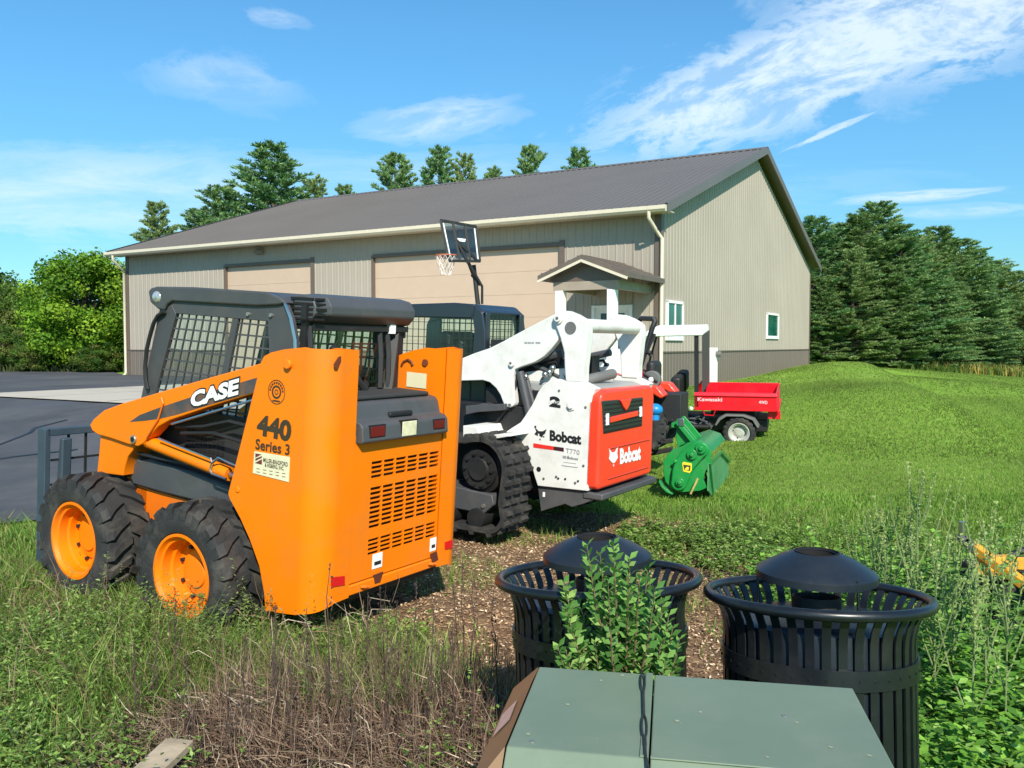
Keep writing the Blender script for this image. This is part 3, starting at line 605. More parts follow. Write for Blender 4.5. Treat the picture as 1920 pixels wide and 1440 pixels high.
for k in range(2):
    for i in range(5): x = 481 + i * 12; yv = 884 + k * 6 + i * 2.2 - 3; m.prism(CF.side(.646, [(x, yv - 3), (x + 6, yv - 2), (x + 6, yv - 1), (x, yv - 2)]), 1, .6455, .6468)
m.build('label_print', pm('maroon_print', (.16, .03, .03), .6), lb)
m = MB(); c_ = CF.on(1, .645, 518, 735)
for r0, r1 in ((.066, .062), (.036, .026), (.014, .010)): m.lathe([(r0, .6432), (r0, .6445), (r1, .6445), (r1, .6432)], c=(c_[0], 0, c_[2]), ax=1, seg=30, closed=True)
for k in range(9): a = radians(10 + k * 20); m.add([(c_[0] + r_ * cos(a + d), .6445, c_[2] + r_ * sin(a + d)) for r_, d in ((.044, -.12), (.055, -.12), (.055, .12), (.044, .12))], [(0, 1, 2, 3)])
m.box(c_[0] - .028, c_[0] + .028, .6432, .6445, c_[2] - .052, c_[2] - .044); m.build('round_emblem', M['browntext'], tl)
# rear door with louvre grille
fD = -.895
lL, lR = .383, -.402
cols = np.linspace(.245, -.375, 7); rows = []
def hs(px, y): return CF.on(0, fD, px, y)[2]
segs = [(864, 898, 4), (912, 991, 9), (1008, 1040, 4)]
m = MB(); th_ = .012
ycuts = [(.48, None)]
zs = [.47]; holes = []
for (ya, yb, n_) in reversed(segs):
    ha, hb = hs(698, ya), hs(698, yb); hh = (ha - hb) / n_
    for i in range(n_): z0 = hb + i * hh; zs += [z0 + hh * .16, z0 + hh * .84]; holes.append(len(zs) - 2)
zs.append(1.29)
ls_ = [lL]
for a, b in zip(cols[:-1], cols[1:]): ls_ += [a - .006, b + .006]
ls_.append(lR)
for iz in range(len(zs) - 1):
    for il in range(len(ls_) - 1):
        if iz in holes and il % 2 == 1: continue
        y0, y1, z0, z1 = ls_[il + 1], ls_[il], zs[iz], zs[iz + 1]
        m.add([(fD, y0, z0), (fD, y1, z0), (fD, y1, z1), (fD, y0, z1)], [(0, 1, 2, 3)])
rd = m.build('rear_door', M['orange'], cs, solid=.012, smooth=False)
bmx = bmesh.new(); bmx.from_mesh(rd.data); bmesh.ops.remove_doubles(bmx, verts=bmx.verts, dist=1e-4); bmesh.ops.recalc_face_normals(bmx, faces=bmx.faces); bmx.to_mesh(rd.data); bmx.free()
m = MB(); m.box(fD + .05, fD + .07, lR, lL, .47, 1.28); m.build('radiator_screen', pm('radiator_brown', (.028, .018, .012), .9, var=.5, vscale=30), rd)
for px0, px1, ya, yb in ((699, 716, 1040, 1062), (807, 817, 1010, 1031)):
    m = MB(); a = CF.on(0, fD - .008, px0, ya); b = CF.on(0, fD - .008, px1, yb); m.box(fD - .009, fD - .006, b[1], a[1], min(a[2], b[2]), max(a[2], b[2]))
    wl = m.build('white_label', M['whitet'], rd)
    m = MB(); m.box(fD - .011, fD - .009, b[1] + .012, a[1] - .015, min(a[2], b[2]) + .02, min(a[2], b[2]) + .04); m.build('label_print', M['blackt'], wl)
m = MB(); m.prism([(.39, .405), (.39, .462), (-.40, .462), (-.40, .405)], 0, -.91, -.84); bmp = m.build('rear_bumper', M['orange'], cs, bevel=.006)
m = MB()
for q in ([(701, 1079), (719, 1072), (713, 1092), (703, 1095)], [(808, 1039), (819, 1034), (822, 1050), (810, 1056)]): m.prism(CF.rear(-.912, q), 0, -.912, -.905)
m.build('tie_down_slot', pm('slot_brown', (.10, .02, .005), .8), bmp)
m = MB()
for s in (.30, -.30): m.tube([(-.915, s, .44), (-.935, s - .02, .44), (-.935, s - .05, .43), (-.915, s - .06, .42)], .008, 6)
m.build('tie_down_hook', M['orange_worn'], bmp)
# hood
m = MB(); hp_ = [(-.89, 1.245), (-.945, 1.25), (-.955, 1.26), (-.945, 1.34), (-.925, 1.36), (-.885, 1.37), (-.865, 1.44), (-.845, 1.462), (-.80, 1.47), (-.46, 1.495), (-.46, 1.25)]
m.prism(hp_, 1, -.380, .375); hood = m.build('engine_hood', M['dgrey'], cs, bevel=.012, seg=3)
m = MB(); m.box(-.83, -.5, -.33, .32, 1.468, 1.495); m.build('hood_pad', pm('matt_hood_black', (.03, .03, .03), .8), hood, bevel=.01)
for px0, px1, ya, yb, mm, nm_ in ((696, 721, 801, 817, M['dred'], 'tail_light'), (815, 832, 789, 802, M['dred'], 'tail_light'), (755, 780, 791, 815, M['lens'], 'work_light')):
    a = CF.on(0, -.953, px0, ya); b = CF.on(0, -.953, px1, yb); m = MB(); m.box(-.957, -.94, b[1], a[1], min(a[2], b[2]), max(a[2], b[2])); o_ = m.build(nm_, mm, hood, bevel=.003)
    m = MB(); z0, z1 = min(a[2], b[2]) - .006, max(a[2], b[2]) + .008; m.box(-.953, -.93, b[1] - .008, a[1] + .008, z0, z1); m.build('light_bezel', M['slot'], o_)
m = MB(); m.box(-.90, -.86, -.10, .10, 1.372, 1.40); m.build('hood_handle', M['black'], hood, bevel=.008)
# struts behind the cab
m = MB()
for l in (-.20, -.27, .38): m.tube([(-.52, l, 1.86), (-.56, l + .02, 1.7), (-.60, l + .06, 1.50)], .017, 8)
m.tube([(-.5, -.12, 1.52), (-.62, .02, 1.50), (-.6, .1, 1.6), (-.52, .2, 1.75)], .022, 8)
m.beam((-.50, -.38, 1.86), (-.60, -.22, 1.48), .05, .06); m.box(-.64, -.5, .28, .36, 1.47, 1.62); m.build('hood_strut', M['black'], cs)
# cab
hw = .45; cb = .90
def frame_side(l, t=.03):
    m_ = MB(); y0, y1 = (l - t, l) if l > 0 else (l, l + t)
    FT, RT = (.70, 2.03), (-.26, 2.03); w1, w2, w3, w4 = (.575, 1.875), (-.255, 1.872), (-.33, 1.30), (.79, 1.30)
    m_.prism([FT, w1, w4, (.80, cb), (1.0, cb), (.96, 1.15)], 1, y0, y1)
    m_.prism([FT, RT, w2, w1], 1, y0, y1)
    m_.prism([RT, (-.34, 2.015), (-.40, 1.98), (-.45, 1.90), (-.49, 1.78), (-.55, 1.0), (-.42, 1.0), w3, w2], 1, y0, y1)
    m_.prism([w3, (-.42, 1.0), (-.55, 1.0), (-.55, cb), (.80, cb), w4], 1, y0, y1); return m_, y0, y1
m, _, _ = frame_side(hw); cabL = m.build('cab_side_frame', M['cabpaint'], cs, bevel=.004)
m, _, _ = frame_side(-hw); cabR = m.build('cab_side_frame', M['cabpaint'], cs, bevel=.004)
for l, par in ((hw, cabL), (-hw, cabR)):
    m = MB(); l_ = l - .012 if l > 0 else l + .012
    for k in range(15):
        f = -.33 + k * .078; tp = (f * .99 + .04 * (1 - k/14) , 1.875)
        m.beam((f + .02, l_, 1.30), (f - .165 + .155 * (1 - k / 14) * .75, l_, 1.875), .007, .010, up=(0, 1, 0))
    for k in range(9): h_ = 1.32 + k * .066; m.beam((-.32, l_, h_), (.78 - (h_ - 1.3) * .36, l_, h_), .010, .007, up=(0, 1, 0))
    m.beam((.16, l_, 1.30), (.02, l_, 1.88), .05, .02, up=(0, 1, 0))
    m.build('screen_mesh', M['cabpaint'], par)
    m = MB(); l2 = l - .03 if l > 0 else l + .03; m.add([(.79, l2, 1.3), (-.33, l2, 1.3), (-.25, l2, 1.88), (.575, l2, 1.88)], [(0, 1, 2, 3)]); m.build('pane', M['glass'], par, smooth=False)
m = MB(); m.prism([(-.42, .9), (-.42, 1.42), (.42, 1.42), (.42, .9)], 0, -.54, -.5); m.box(-.53, -.49, -.42, -.36, 1.42, 1.9); m.box(-.53, -.49, .36, .42, 1.42, 1.9); m.box(-.53, -.49, -.42, .42, 1.86, 1.98)
rwf = m.build('rear_window_frame', M['black'], cs)
m = MB()
for k in range(11): y = -.36 + k * .072; m.beam((-.5, y, 1.42), (-.5, y, 1.87), .010, .010)
for k in range(6): z_ = 1.45 + k * .078; m.beam((-.5, -.36, z_), (-.5, .36, z_), .010, .010)
m.build('screen_mesh', M['black'], rwf); m = MB(); m.add([(-.515, -.36, 1.42), (-.515, .36, 1.42), (-.515, .36, 1.87), (-.515, -.36, 1.87)], [(0, 1, 2, 3)]); m.build('pane', M['glass'], rwf, smooth=False)
# roof with visor and lamp
pl_ = CF.side(.47, [(277, 546), (282, 540), (292, 537), (360, 538), (500, 547), (522, 556), (535, 568), (520, 572), (480, 574), (322, 565), (313, 570), (307, 582), (296, 580), (281, 567)])
m = MB(); m.prism(pl_, 1, -.47, .47); roof = m.build('cab_roof', M['cabpaint'], cs, bevel=.012, seg=3)
c_ = CF.on(1, .472, 293, 557)
for s in (1, -1): m = MB(); m.ball((c_[0], s * .468, c_[2]), .045, sq=(1, .35, .85)); m.build('headlight', pm('headlight_lens', (.6, .6, .6), .12, .6, var=.4, vscale=30), roof)
m = MB()
for q in ((466, 589), (509, 591)): c_ = CF.on(1, .452, *q); m.cyl((c_[0], .45, c_[2]), (c_[0], .462, c_[2]), .012, 8)
m.build('bolt', M['bolt'], cabL)
m = MB(); m.tube([tuple(CF.on(1, .47, *q)) for q in ((308, 584), (296, 592), (288, 606), (281, 630), (275, 655), (272, 690), (273, 712), (277, 730))], .013, 8); m.build('grab_handle', M['black'], cabL)
m = MB(); m.tube([(-.27 + -.02*0, .455, 2.03)] + [(f, .455, h) for f, h in ((-.34, 2.017), (-.40, 1.982), (-.45, 1.90), (-.49, 1.78), (-.52, 1.4))], .010, 6); m.build('edge_strip', M['steel'], cabL)
# rear cooler pod across the roof
pod = [(-.40, 2.015), (-.36, 2.03), (-.48, 2.045), (-.56, 2.03), (-.60, 1.98), (-.60, 1.93), (-.56, 1.885), (-.50, 1.87), (-.40, 1.875)]
m = MB(); m.prism(pod, 1, -.44, .30); pd_ = m.build('roof_pod', M['dgrey'], cs, bevel=.02, seg=3)
m = MB(); pod2 = [(p_[0], p_[1] * 1.0) for p_ in pod]
n_ = len(pod)
vs = [(f, .30, h) for f, h in pod] + [(-.47 + (f + .47) * .85, .40, 1.955 + (h - 1.955) * .9) for f, h in pod]
m.add(vs, [tuple(range(n_, 2*n_))] + [(i, (i+1) % n_, (i+1) % n_ + n_, i + n_) for i in range(n_)]); gp = m.build('pod_grille', M['dgrey'], pd_, bevel=.006)
m = MB()
for k in range(5): h_ = 1.895 + k * .028; m.box(-.565, -.39, .395, .405, h_, h_ + .013); m.box(-.60 + abs(k-2)*.008, -.57, .33, .395, h_, h_ + .013)
m.build('louvre_slot', M['slot'], gp)
m = MB(); m.box(-.55, -.40, -.44, .38, 1.84, 1.873); m.box(-.53, -.50, -.44, -.40, 1.80, 1.84); m.build('pod_bracket', M['black'], pd_)
m = MB(); a = CF.on(0, -.52, 729, 616); m.box(-.56, -.53, a[1] - .02, a[1] + .03, a[2] - .03, a[2] + .03); m.build('tag_plate', M['whitet'], pd_)
# seat and floor inside
m = MB(); m.box(-.45, -.30, -.25, .25, 1.0, 1.62); m.box(-.4, .05, -.27, .27, .9, 1.08); m.build('seat', M['black'], cs, bevel=.05)
m = MB(); m.box(-.5, .85, -.42, .42, .88, .92); m.build('cab_floor', M['black'], cs)
# dark panel below cab
m = MB(); m.prism([(-.55, .9), (-.55, 1.3), (.62, 1.3), (.78, .9)], 1, .455, .475); spn = m.build('cab_lower_panel', pm('near_black_panel', (.022, .022, .022), .6), cs)  # near-black side panel, darker than the cab frame
m = MB()
for k in range(9):
    for j in range(5): m.box(.05 + k * .04, .05 + k * .04 + .028, .476, .479, 1.02 + j * .035, 1.02 + j * .035 + .022)
m.build('vent_grid', M['slot'], spn)
# lift arms
armpts = [(168, 797), (175, 786), (195, 769), (230, 756), (300, 735), (400, 706), (489, 681), (540, 668), (540, 722), (474, 738), (395, 762), (318, 788), (296, 800), (268, 832), (258, 837), (240, 833), (205, 821), (183, 815), (173, 808)]
stripe = [(243, 791), (262, 778), (302, 763), (360, 744), (489, 706), (489, 733), (474, 736), (400, 757), (330, 778), (300, 785), (270, 789)]
for s in (1, -1):
    P = CF.side(.625, armpts); m = MB(); m.prism(P, 1, min(s * .545, s * .625), max(s * .545, s * .625)); am = m.build('lift_arm', M['orange'], cs, bevel=.007, seg=3)
    Q = CF.side(.626, stripe); m = MB(); m.prism(Q, 1, min(s * .6245, s * .6265), max(s * .6245, s * .6265)); m.build('arm_stripe', pm('charcoal_stripe', (.055, .055, .06), .5, dirt=(.35, .13, .03), damt=.5, dscale=3), am)
    m = MB(); lp = CF.side(.62, [(183, 815), (236, 833), (248, 838), (234, 856), (227, 878), (225, 893), (176, 887), (180, 850)]); m.prism(lp, 1, min(s * .40, s * .60), max(s * .40, s * .60)); m.build('arm_foot', M['orange'], am, bevel=.006)
    if s > 0:
        side_text(CF, .629, (355, 768), (448, 741), (358, 733), 'maker_lettering_outline', 'CASE', M['blackt'], am, offset=.085)  # printed black outline behind the white letters
        v_ = side_text(CF, .631, (357, 765), (447, 740), (359, 735), 'maker_lettering', 'CASE', M['whitet'], am, offset=.05)
        m = MB(); c_ = CF.on(1, .63, 250, 824); m.cyl((c_[0], .60, c_[2]), (c_[0], .637, c_[2]), .028, 14); m.build('pin_collar', M['bolt'], am, bevel=.003)
        m = MB(); m.cyl((c_[0], .63, c_[2]), (c_[0], .639, c_[2]), .016, 12); m.build('pin', M['slot'], am)
        m = MB(); m.tube([tuple(CF.on(1, .634, *q)) for q in ((303, 745), (306, 756), (297, 785), (275, 820))], .006, 6); m.build('weld_line', M['orange_worn'], am)
    pp = [CF.on(1, .60, *q) for q in ((277, 831), (425, 890), (470, 905))]
    m = MB(); P_ = [(p_[0], s * .575, p_[2]) for p_ in pp]; m.tube(P_[:2], .040, 16); m.tube([P_[0], (P_[0][0] + .05, s*.575, P_[0][2] + .03)], .045, 12); cy = m.build('lift_cylinder', M['orange'], cs)
    m = MB(); m.tube([P_[1], P_[2]], .020, 12); m.build('cylinder_rod', M['steel'], cy)
    if s > 0:
        m = MB()
        for q in (((298, 822), (320, 831), (395, 860), (398, 866), (394, 880), (397, 888), (424, 898)), ((398, 868), (410, 858), (428, 866), (450, 876))): m.tube([tuple(CF.on(1, .625, *k)) for k in q], .007, 6)
        m.tube([tuple(CF.on(1, .60, *k)) for k in ((322, 795), (400, 772), (475, 750))], .008, 6)
        m.build('hydraulic_pipe', M['steel'], cy)
        m = MB()
        for q in (((405, 882), (418, 895), (440, 905)), ((330, 800), (380, 800), (430, 790), (470, 800)), ((340, 812), (400, 812), (460, 830)), ((260, 850), (300, 860), (360, 872))): m.tube([tuple(CF.on(1, .56, *k)) for k in q], .011, 6)
        m.build('hose', M['black'], cy)
# fork carriage at the front
att = MB(); fa = 1.62; t_ = .05
for l in (.66, -.66): att.box(fa, fa + .09, l - .02, l + .02, .12, 1.04)
att.box(fa, fa + t_, -.66, .66, .99, 1.04); att.box(fa, fa + .06, -.66, .66, .45, .55); att.box(fa, fa + .06, -.66, .66, .10, .18)
att.build('attachment_frame', M['bluegrey'], cs, bevel=.005)
att = MB()
for k in range(9): y = -.5 + k * .125; att.beam((fa + .03, y, .5), (fa + .03, y, 1.0), .014, .014)
for h_ in (.65, .82): att.beam((fa + .03, -.62, h_), (fa + .03, .62, h_), .014, .014)
att.build('guard_mesh', M['black'], cs)
att = MB(); att.prism([(fa, .2), (fa + .10, .2), (fa + .02, .97), (fa - .02, .97)], 1, .50, .57); att.prism([(fa, .2), (fa + .10, .2), (fa + .02, .97), (fa - .02, .97)], 1, -.57, -.50); att.box(fa - .5, fa, -.45, .45, .2, .5); att.build('coupler', M['bluegrey'], cs, bevel=.01)

# ------------------------------------------------------------------ white track loader
TF = Fr(32, 2, at(1103, 920, 7.0), (0, .6, .42))
tk = empty('track_loader', m=TF.mat()); tag(tk, 'white compact track loader with red-orange tailgate, between the orange skid steer and the green tiller', 'track loader')
m = MB(); m.box(.05, 2.3, -.52, .52, .35, 1.05); m.box(.1, 1.1, -.5, .5, 1.05, 1.2); m.build('chassis', M['black'], tk, bevel=.01)
side = [(1060, 714), (1045, 711), (1030, 714), (1018, 722), (1009, 735), (1003, 748), (997, 760), (983, 782), (976, 792), (960, 802), (945, 812), (957, 817), (970, 827), (980, 840), (990, 857), (997, 874), (1002, 893), (1008, 911), (1102, 921), (1105, 860), (1107, 790), (1110, 742), (1117, 729), (1093, 717)]
upr = [(1060, 716), (1058, 690), (1057, 661), (1050, 634), (1043, 615), (1037, 602), (1037, 592), (1042, 585), (1051, 582), (1062, 583), (1079, 590), (1092, 598), (1100, 605), (1101, 625), (1098, 655), (1094, 690), (1093, 718)]
arm = [(1045, 586), (1010, 604), (974, 623), (945, 639), (917, 653), (890, 662), (868, 671), (840, 680), (800, 698), (790, 712), (820, 716), (871, 714), (905, 713), (918, 717), (930, 728), (938, 741), (944, 757), (949, 763), (955, 764), (962, 761), (965, 754), (963, 730), (961, 705), (965, 693), (976, 688), (1003, 679), (1020, 668), (1033, 655), (1042, 643), (1049, 632), (1052, 600)]
for s in (1, -1):
    def both(name, pts, l0, l1, mat_, par, bev=.006):
        P = TF.side(l1, pts); m_ = MB(); m_.prism(P, 1, min(s*l0, s*l1), max(s*l0, s*l1)); return m_.build(name, mat_, par, bevel=bev, seg=3)
    sp = both('side_panel', side, .50, .60, M['white'], tk)
    ar = both('lift_arm', arm, .50, .575, M['white'], tk, .008)
    up = both('arm_upright', upr, .49, .602, M['white'], ar, .012)
    m = MB()
    for q, r_, d in (((1048, 597), .034, .02), ):
        c_ = TF.on(1, .6, *q); m.cyl((c_[0], s*.60, c_[2]), (c_[0], s*(.60+d), c_[2]), .045, 20); m.cyl((c_[0], s*.61, c_[2]), (c_[0], s*.635, c_[2]), .030, 20)
    c2 = TF.on(1, .6, 958, 682); m.cyl((c2[0], s*.57, c2[2]), (c2[0], s*.60, c2[2]), .026, 16)
    c3 = TF.on(1, .6, 1071, 761); m.cyl((c3[0], s*.60, c3[2]), (c3[0], s*.61, c3[2]), .045, 6); m.cyl((c3[0], s*.605, c3[2]), (c3[0], s*.625, c3[2]), .026, 6)
    m.build('pivot_boss', M['white'], ar, bevel=.003)
    m = MB(); c4 = TF.on(1, .6, 1070, 615); m.cyl((c4[0], s*.59, c4[2]), (c4[0], s*.606, c4[2]), .052, 24)
    for q, r_ in (((1048, 597), .014), ((957, 681), .012), ((954, 759), .009)):
        c_ = TF.on(1, .6, *q); m.cyl((c_[0], s*.56, c_[2]), (c_[0], s*.637 if r_ > .013 else s*.602, c_[2]), r_, 12)
    m.build('bore', M['grey'], ar)
    # tilt cylinder and hoses
    m = MB(); a = TF.on(1, .53, 975, 697); b = TF.on(1, .53, 994, 782); m.tube([(a[0], s*.53, a[2]), (b[0], s*.53, b[2])], .036, 14)
    a = TF.on(1, .50, 985, 700); b = TF.on(1, .50, 1003, 770); m.tube([(a[0], s*.50, a[2]), (b[0], s*.50, b[2])], .022, 10); cyl_ = m.build('lift_cylinder', M['dgrey'], tk)
    m = MB(); a, b, c_ = (TF.on(1, .46, *q) for q in ((965, 692), (1010, 672), (1056, 662))); m.tube([(p_[0], s*.46, p_[2]) for p_ in (a, b, c_)], .035, 8)
    a, b = (TF.on(1, .46, *q) for q in ((1000, 683), (1050, 707))); m.tube([(p_[0], s*.46, p_[2]) for p_ in (a, b)], .02, 8); m.build('hose', M['dgrey'], cyl_)
    m = MB()
    for q in ((1022, 702), (1030, 698), (1036, 690), (986, 706)): c_ = TF.on(1, .52, *q); m.ball((c_[0], s*.52, c_[2]), .028)
    m.tube([(TF.on(1, .52, *q)[0], s*.52, TF.on(1, .52, *q)[2]) for q in ((1016, 712), (1026, 698), (1040, 686))], .014, 8); m.build('fitting', M['steel'], cyl_)
    # inner white body side visible behind the arm
    both('body_side', [(960, 700), (1060, 690), (1060, 800), (960, 830), (870, 830), (868, 800), (893, 800), (895, 788), (940, 790)], .42, .47, M['white'], tk)
    both('fender', [(868, 798), (893, 800), (897, 812), (906, 818), (945, 813), (957, 818), (935, 822), (905, 824), (868, 832)], .50, .90, M['white'], tk)
    both('arm_step', [(873, 761), (895, 759), (905, 756), (915, 759), (946, 757), (946, 769), (895, 773), (873, 778)], .50, .62, M['dgrey'], tk)
    both('lower_guard', [(1008, 912), (1102, 922), (1121, 926), (1120, 934), (1096, 944), (1072, 951), (1059, 945), (1014, 959)], .40, .57, M['dgrey'], tk)
    # rubber track with lugs, drive sprocket, rollers
    lo, li = (1.0, .60)
    y0, y1 = min(s*li, s*lo), max(s*li, s*lo)
    tp = arc((.66 + .14, .60), .20, 150, 90, 5)[::-1]
    loop = [(.80, .82)] + arc((.82, .55), .27, 92, 178, 8) + [(.58, .30)] + arc((.72, .20), .17, 190, 268, 7) + [(1.4, .03), (2.15, .03)] + arc((2.2, .27), .24, 275, 430, 10) + [(1.6, .72)]
    lv = [Vector((x, 0, z)) for x, z in loop]; n_ = len(lv)
    def thick(d):
        o_ = []
        for i in range(n_):
            t2 = (lv[(i+1) % n_] - lv[i-1]).normalized(); nrm = Vector((t2.z, 0, -t2.x)); cc = Vector((1.4, 0, .4)); 
            if nrm.dot(lv[i] - cc) > 0: nrm = -nrm
            o_.append(lv[i] + nrm * d)
        return o_
    inn = thick(.035)
    m = MB(); vs = []
    for a, b in zip(lv, inn): vs += [(a.x, y0, a.z), (a.x, y1, a.z), (b.x, y1, b.z), (b.x, y0, b.z)]
    fs = []
    for i in range(n_):
        j = (i+1) % n_
        for k in range(4): fs.append((i*4+k, i*4+(k+1) % 4, j*4+(k+1) % 4, j*4+k))
    m.add(vs, fs)
    # lugs along the loop
    per = [0]; 
    for i in range(n_): per.append(per[-1] + (lv[(i+1) % n_] - lv[i]).length)
    tot = per[-1]; NL = int(tot / .085)
    for k in range(NL):
        d = tot * k / NL; i = max(j for j in range(n_) if per[j] <= d); t2 = (lv[(i+1) % n_] - lv[i]); f_ = (d - per[i]) / max(t2.length, 1e-6); p0 = lv[i] + t2 * f_; t3 = t2.normalized(); nrm = Vector((t3.z, 0, -t3.x))
        if nrm.dot(p0 - Vector((1.4, 0, .4))) < 0: nrm = -nrm
        for (ya, yb) in (((.0, .26), (.38, .62), (.74, .92)) if k % 2 else ((.08, .34), (.46, .70), (.78, 1.0))):
            A = y0 + (y1 - y0) * ya; B = y0 + (y1 - y0) * yb; h_ = t3 * .026; g = t3 * .016
            vs = []
            for yy_ in (A, B): vs += [(p0 - h_ - nrm * .004), (p0 + h_ - nrm * .004), (p0 + g + nrm * .03), (p0 - g + nrm * .03)]
            vs = [(v.x, yy_, v.z) for v, yy_ in zip(vs, [A]*4 + [B]*4)]
            m.add(vs, [(0, 1, 2, 3), (7, 6, 5, 4), (2, 3, 7, 6), (0, 3, 7, 4), (1, 2, 6, 5)])
    trk = m.build('rubber_track', M['rubber'], tk, ang=25)
    m = MB(); yo = s * .90
    m.lathe([(.001, yo + s*.05), (.09, yo + s*.05), (.10, yo + s*.03), (.165, yo + s*.03), (.175, yo), (.205, yo - s*.02), (.21, yo - s*.12)], c=(.86, 0, .54), ax=1, seg=30)
    for k in range(10): a = 2*pi*k/10; m.cyl((.86 + cos(a)*.135, yo + s*.02, .54 + sin(a)*.135), (.86 + cos(a)*.135, yo + s*.05, .54 + sin(a)*.135), .017, 6)
    m.build('drive_sprocket', M['black'], trk)
    m = MB()
    for f in (.86, 1.15, 1.45, 1.75, 2.0): m.cyl((f, s*.66, .13), (f, s*.96, .13), .085, 18)
    m.cyl((2.18, s*.66, .27), (2.18, s*.96, .27), .19, 24); m.build('track_roller', M['black'], trk)
    m = MB(); m.prism([(.72, .34), (1.9, .42), (2.1, .30), (2.0, .20), (.8, .17), (.70, .26)], 1, min(s*.68, s*.93), max(s*.68, s*.93)); uf = m.build('undercarriage_frame', M['dgrey'], tk, bevel=.01)
    m = MB()
    for q in ((.80, .24), (1.15, .25)): m.cyl((q[0], s*.93, q[1]), (q[0], s*.945, q[1]), .018, 8)
    m.build('bolt', M['bolt'], uf)
    if s > 0: m = MB(); m.box(1.16, 1.24, .93, .938, .34, .41); m.build('warning_label', M['yellow'], uf)
    if s > 0: left_sp, left_ar = sp, ar
# cross tube between uprights
c_ = TF.on(1, .5, 1103, 611); m = MB(); m.cyl((c_[0] + .02, -.50, c_[2]), (c_[0] + .02, .50, c_[2]), .058, 24); m.build('cross_tube', M['white'], tk)
# tailgate
m = MB(); P = TF.rear(-.06, [(1107, 915), (1128, 913), (1208, 888), (1216, 876), (1216, 850), (1215, 740), (1209, 731), (1199, 727), (1120, 734), (1112, 740), (1109, 752)])
l0, l1 = .60, -.56
P = [(.60, .47), (.58, .43), (-.475, .43), (-.505, .47), (-.505, 1.14), (-.485, 1.21), (-.41, 1.245), (.50, 1.245), (.58, 1.21), (.60, 1.14)]
m.prism(P, 0, -.085, .04); tg = m.build('tailgate', M['redor'], tk, bevel=.03, seg=4)
m = MB(); m.prism(TF.rear(-.09, [(1129, 752), (1206, 745), (1204, 799), (1132, 814)]), 0, -.092, -.075); gr = m.build('grille_panel', pm('grille_black_green', (.02, .028, .022), .45), tg, bevel=.02)
m = MB()
for k in range(7): h_ = .90 + k * .036; m.box(-.096, -.091, -.22, .54, h_, h_ + .012)
m.build('grille_slat', M['slot'], gr)
m = MB(); m.prism(TF.rear(-.10, [(1145, 782), (1196, 770), (1196, 780), (1145, 793)]), 0, -.106, -.09); m.prism(TF.rear(-.1, [(1162, 750), (1183, 747), (1178, 762), (1173, 770), (1168, 763)]), 0, -.11, -.09); m.build('grille_bar', M['redor'], gr, bevel=.006)
m = MB(); m.prism(TF.rear(-.1, [(1137, 776), (1142, 775), (1142, 797), (1137, 798)]), 0, -.103, -.09); m.prism(TF.rear(-.1, [(1200, 763), (1204, 762), (1204, 781), (1200, 782)]), 0, -.103, -.09); m.build('tail_light', M['whitet'], tg, bevel=.004)
m = MB(); m.box(-.095, -.08, -.42, .42, .752, .762); m.box(-.095, -.08, -.42, .42, .50, .51); m.build('tailgate_crease', M['redor'], tg, bevel=.004)
m = MB(); m.box(-.12, .06, -.55, .58, .345, .40); m.build('rear_bumper', M['dgrey'], tk, bevel=.012)
rear_text(TF, -.088, (1162, 871), (1201, 862), (1162, 841), 'maker_lettering', 'Bobcat', M['whitet'], tg, offset=.05)
def cathead(fr, ax, val, cx, cy, sx, sy, mat_, par, full, lift):
    """bobcat-head emblem: pointed ears, cheeks and chin"""
    pts = [(-.9, -.95), (-.75, -.2), (-.9, .25), (-.6, .5), (-.2, .75), (0, .8), (.2, .75), (.6, .5), (.9, .25), (.75, -.2), (.9, -.95), (.35, -.42), (-.35, -.42)]
    polys = [pts, [(-.14, .95), (.14, .95), (0, 1.2)]] if full else [[(-.9, -.95), (-.25, -.35), (.4, -.42), (1.0, -.85), (.75, -.1), (.5, .1), (.25, .55), (-.1, .35), (-.15, -.02), (-.4, .05), (-.35, .42), (-.9, .2), (-.6, -.25)], [(.35, .42), (.65, .25), (.6, .55)], [(-.15, .85), (.1, .8), (.0, 1.1)]]
    m_ = MB()
    for q in polys:
        P_ = [fr.on(ax, val, cx + x * sx, cy + y * sy + x * sx * (.14 if ax == 1 else -.2)) for x, y in q]
        if ax == 1: m_.prism([(p_[0], p_[2]) for p_ in P_], 1, val, val + lift)
        else: m_.prism([(p_[1], p_[2]) for p_ in P_], 0, val - lift, val)
    m_.build('cat_head_emblem', mat_, par, smooth=False)
cathead(TF, 0, -.087, 1150, 855, 9, 17, M['whitet'], tg, True, .003)
cathead(TF, 1, .601, 1013, 813, 12, 12, M['blackt'], left_sp, False, .002)
side_text(TF, .602, (1031, 826), (1090, 834), (1031, 806), 'maker_lettering', 'Bobcat', M['blackt'], left_sp, offset=.045)
m = MB(); m.prism(TF.side(.602, [(1000, 831), (1038, 837), (1038, 844), (1000, 839)]), 1, .600, .6025); m.build('red_stripe', pm('red_stripe', (.75, .03, .02), .5), left_sp)
m = MB(); m.prism(TF.side(.602, [(1038, 837), (1057, 839.5), (1057, 847), (1038, 844)]), 1, .600, .6025); m.build('dark_stripe', pm('maroon_black_stripe', (.05, .012, .018), .5), left_sp)
side_text(TF, .602, (1061, 849), (1087, 853), (1061, 840), 'model_number', 'T770', M['greyt'], left_sp, offset=.01)
side_text(TF, .602, (1064, 860), (1084, 863), (1064, 855), 'small_lettering', 'Bobcat', M['blackt'], left_sp)
m = MB()
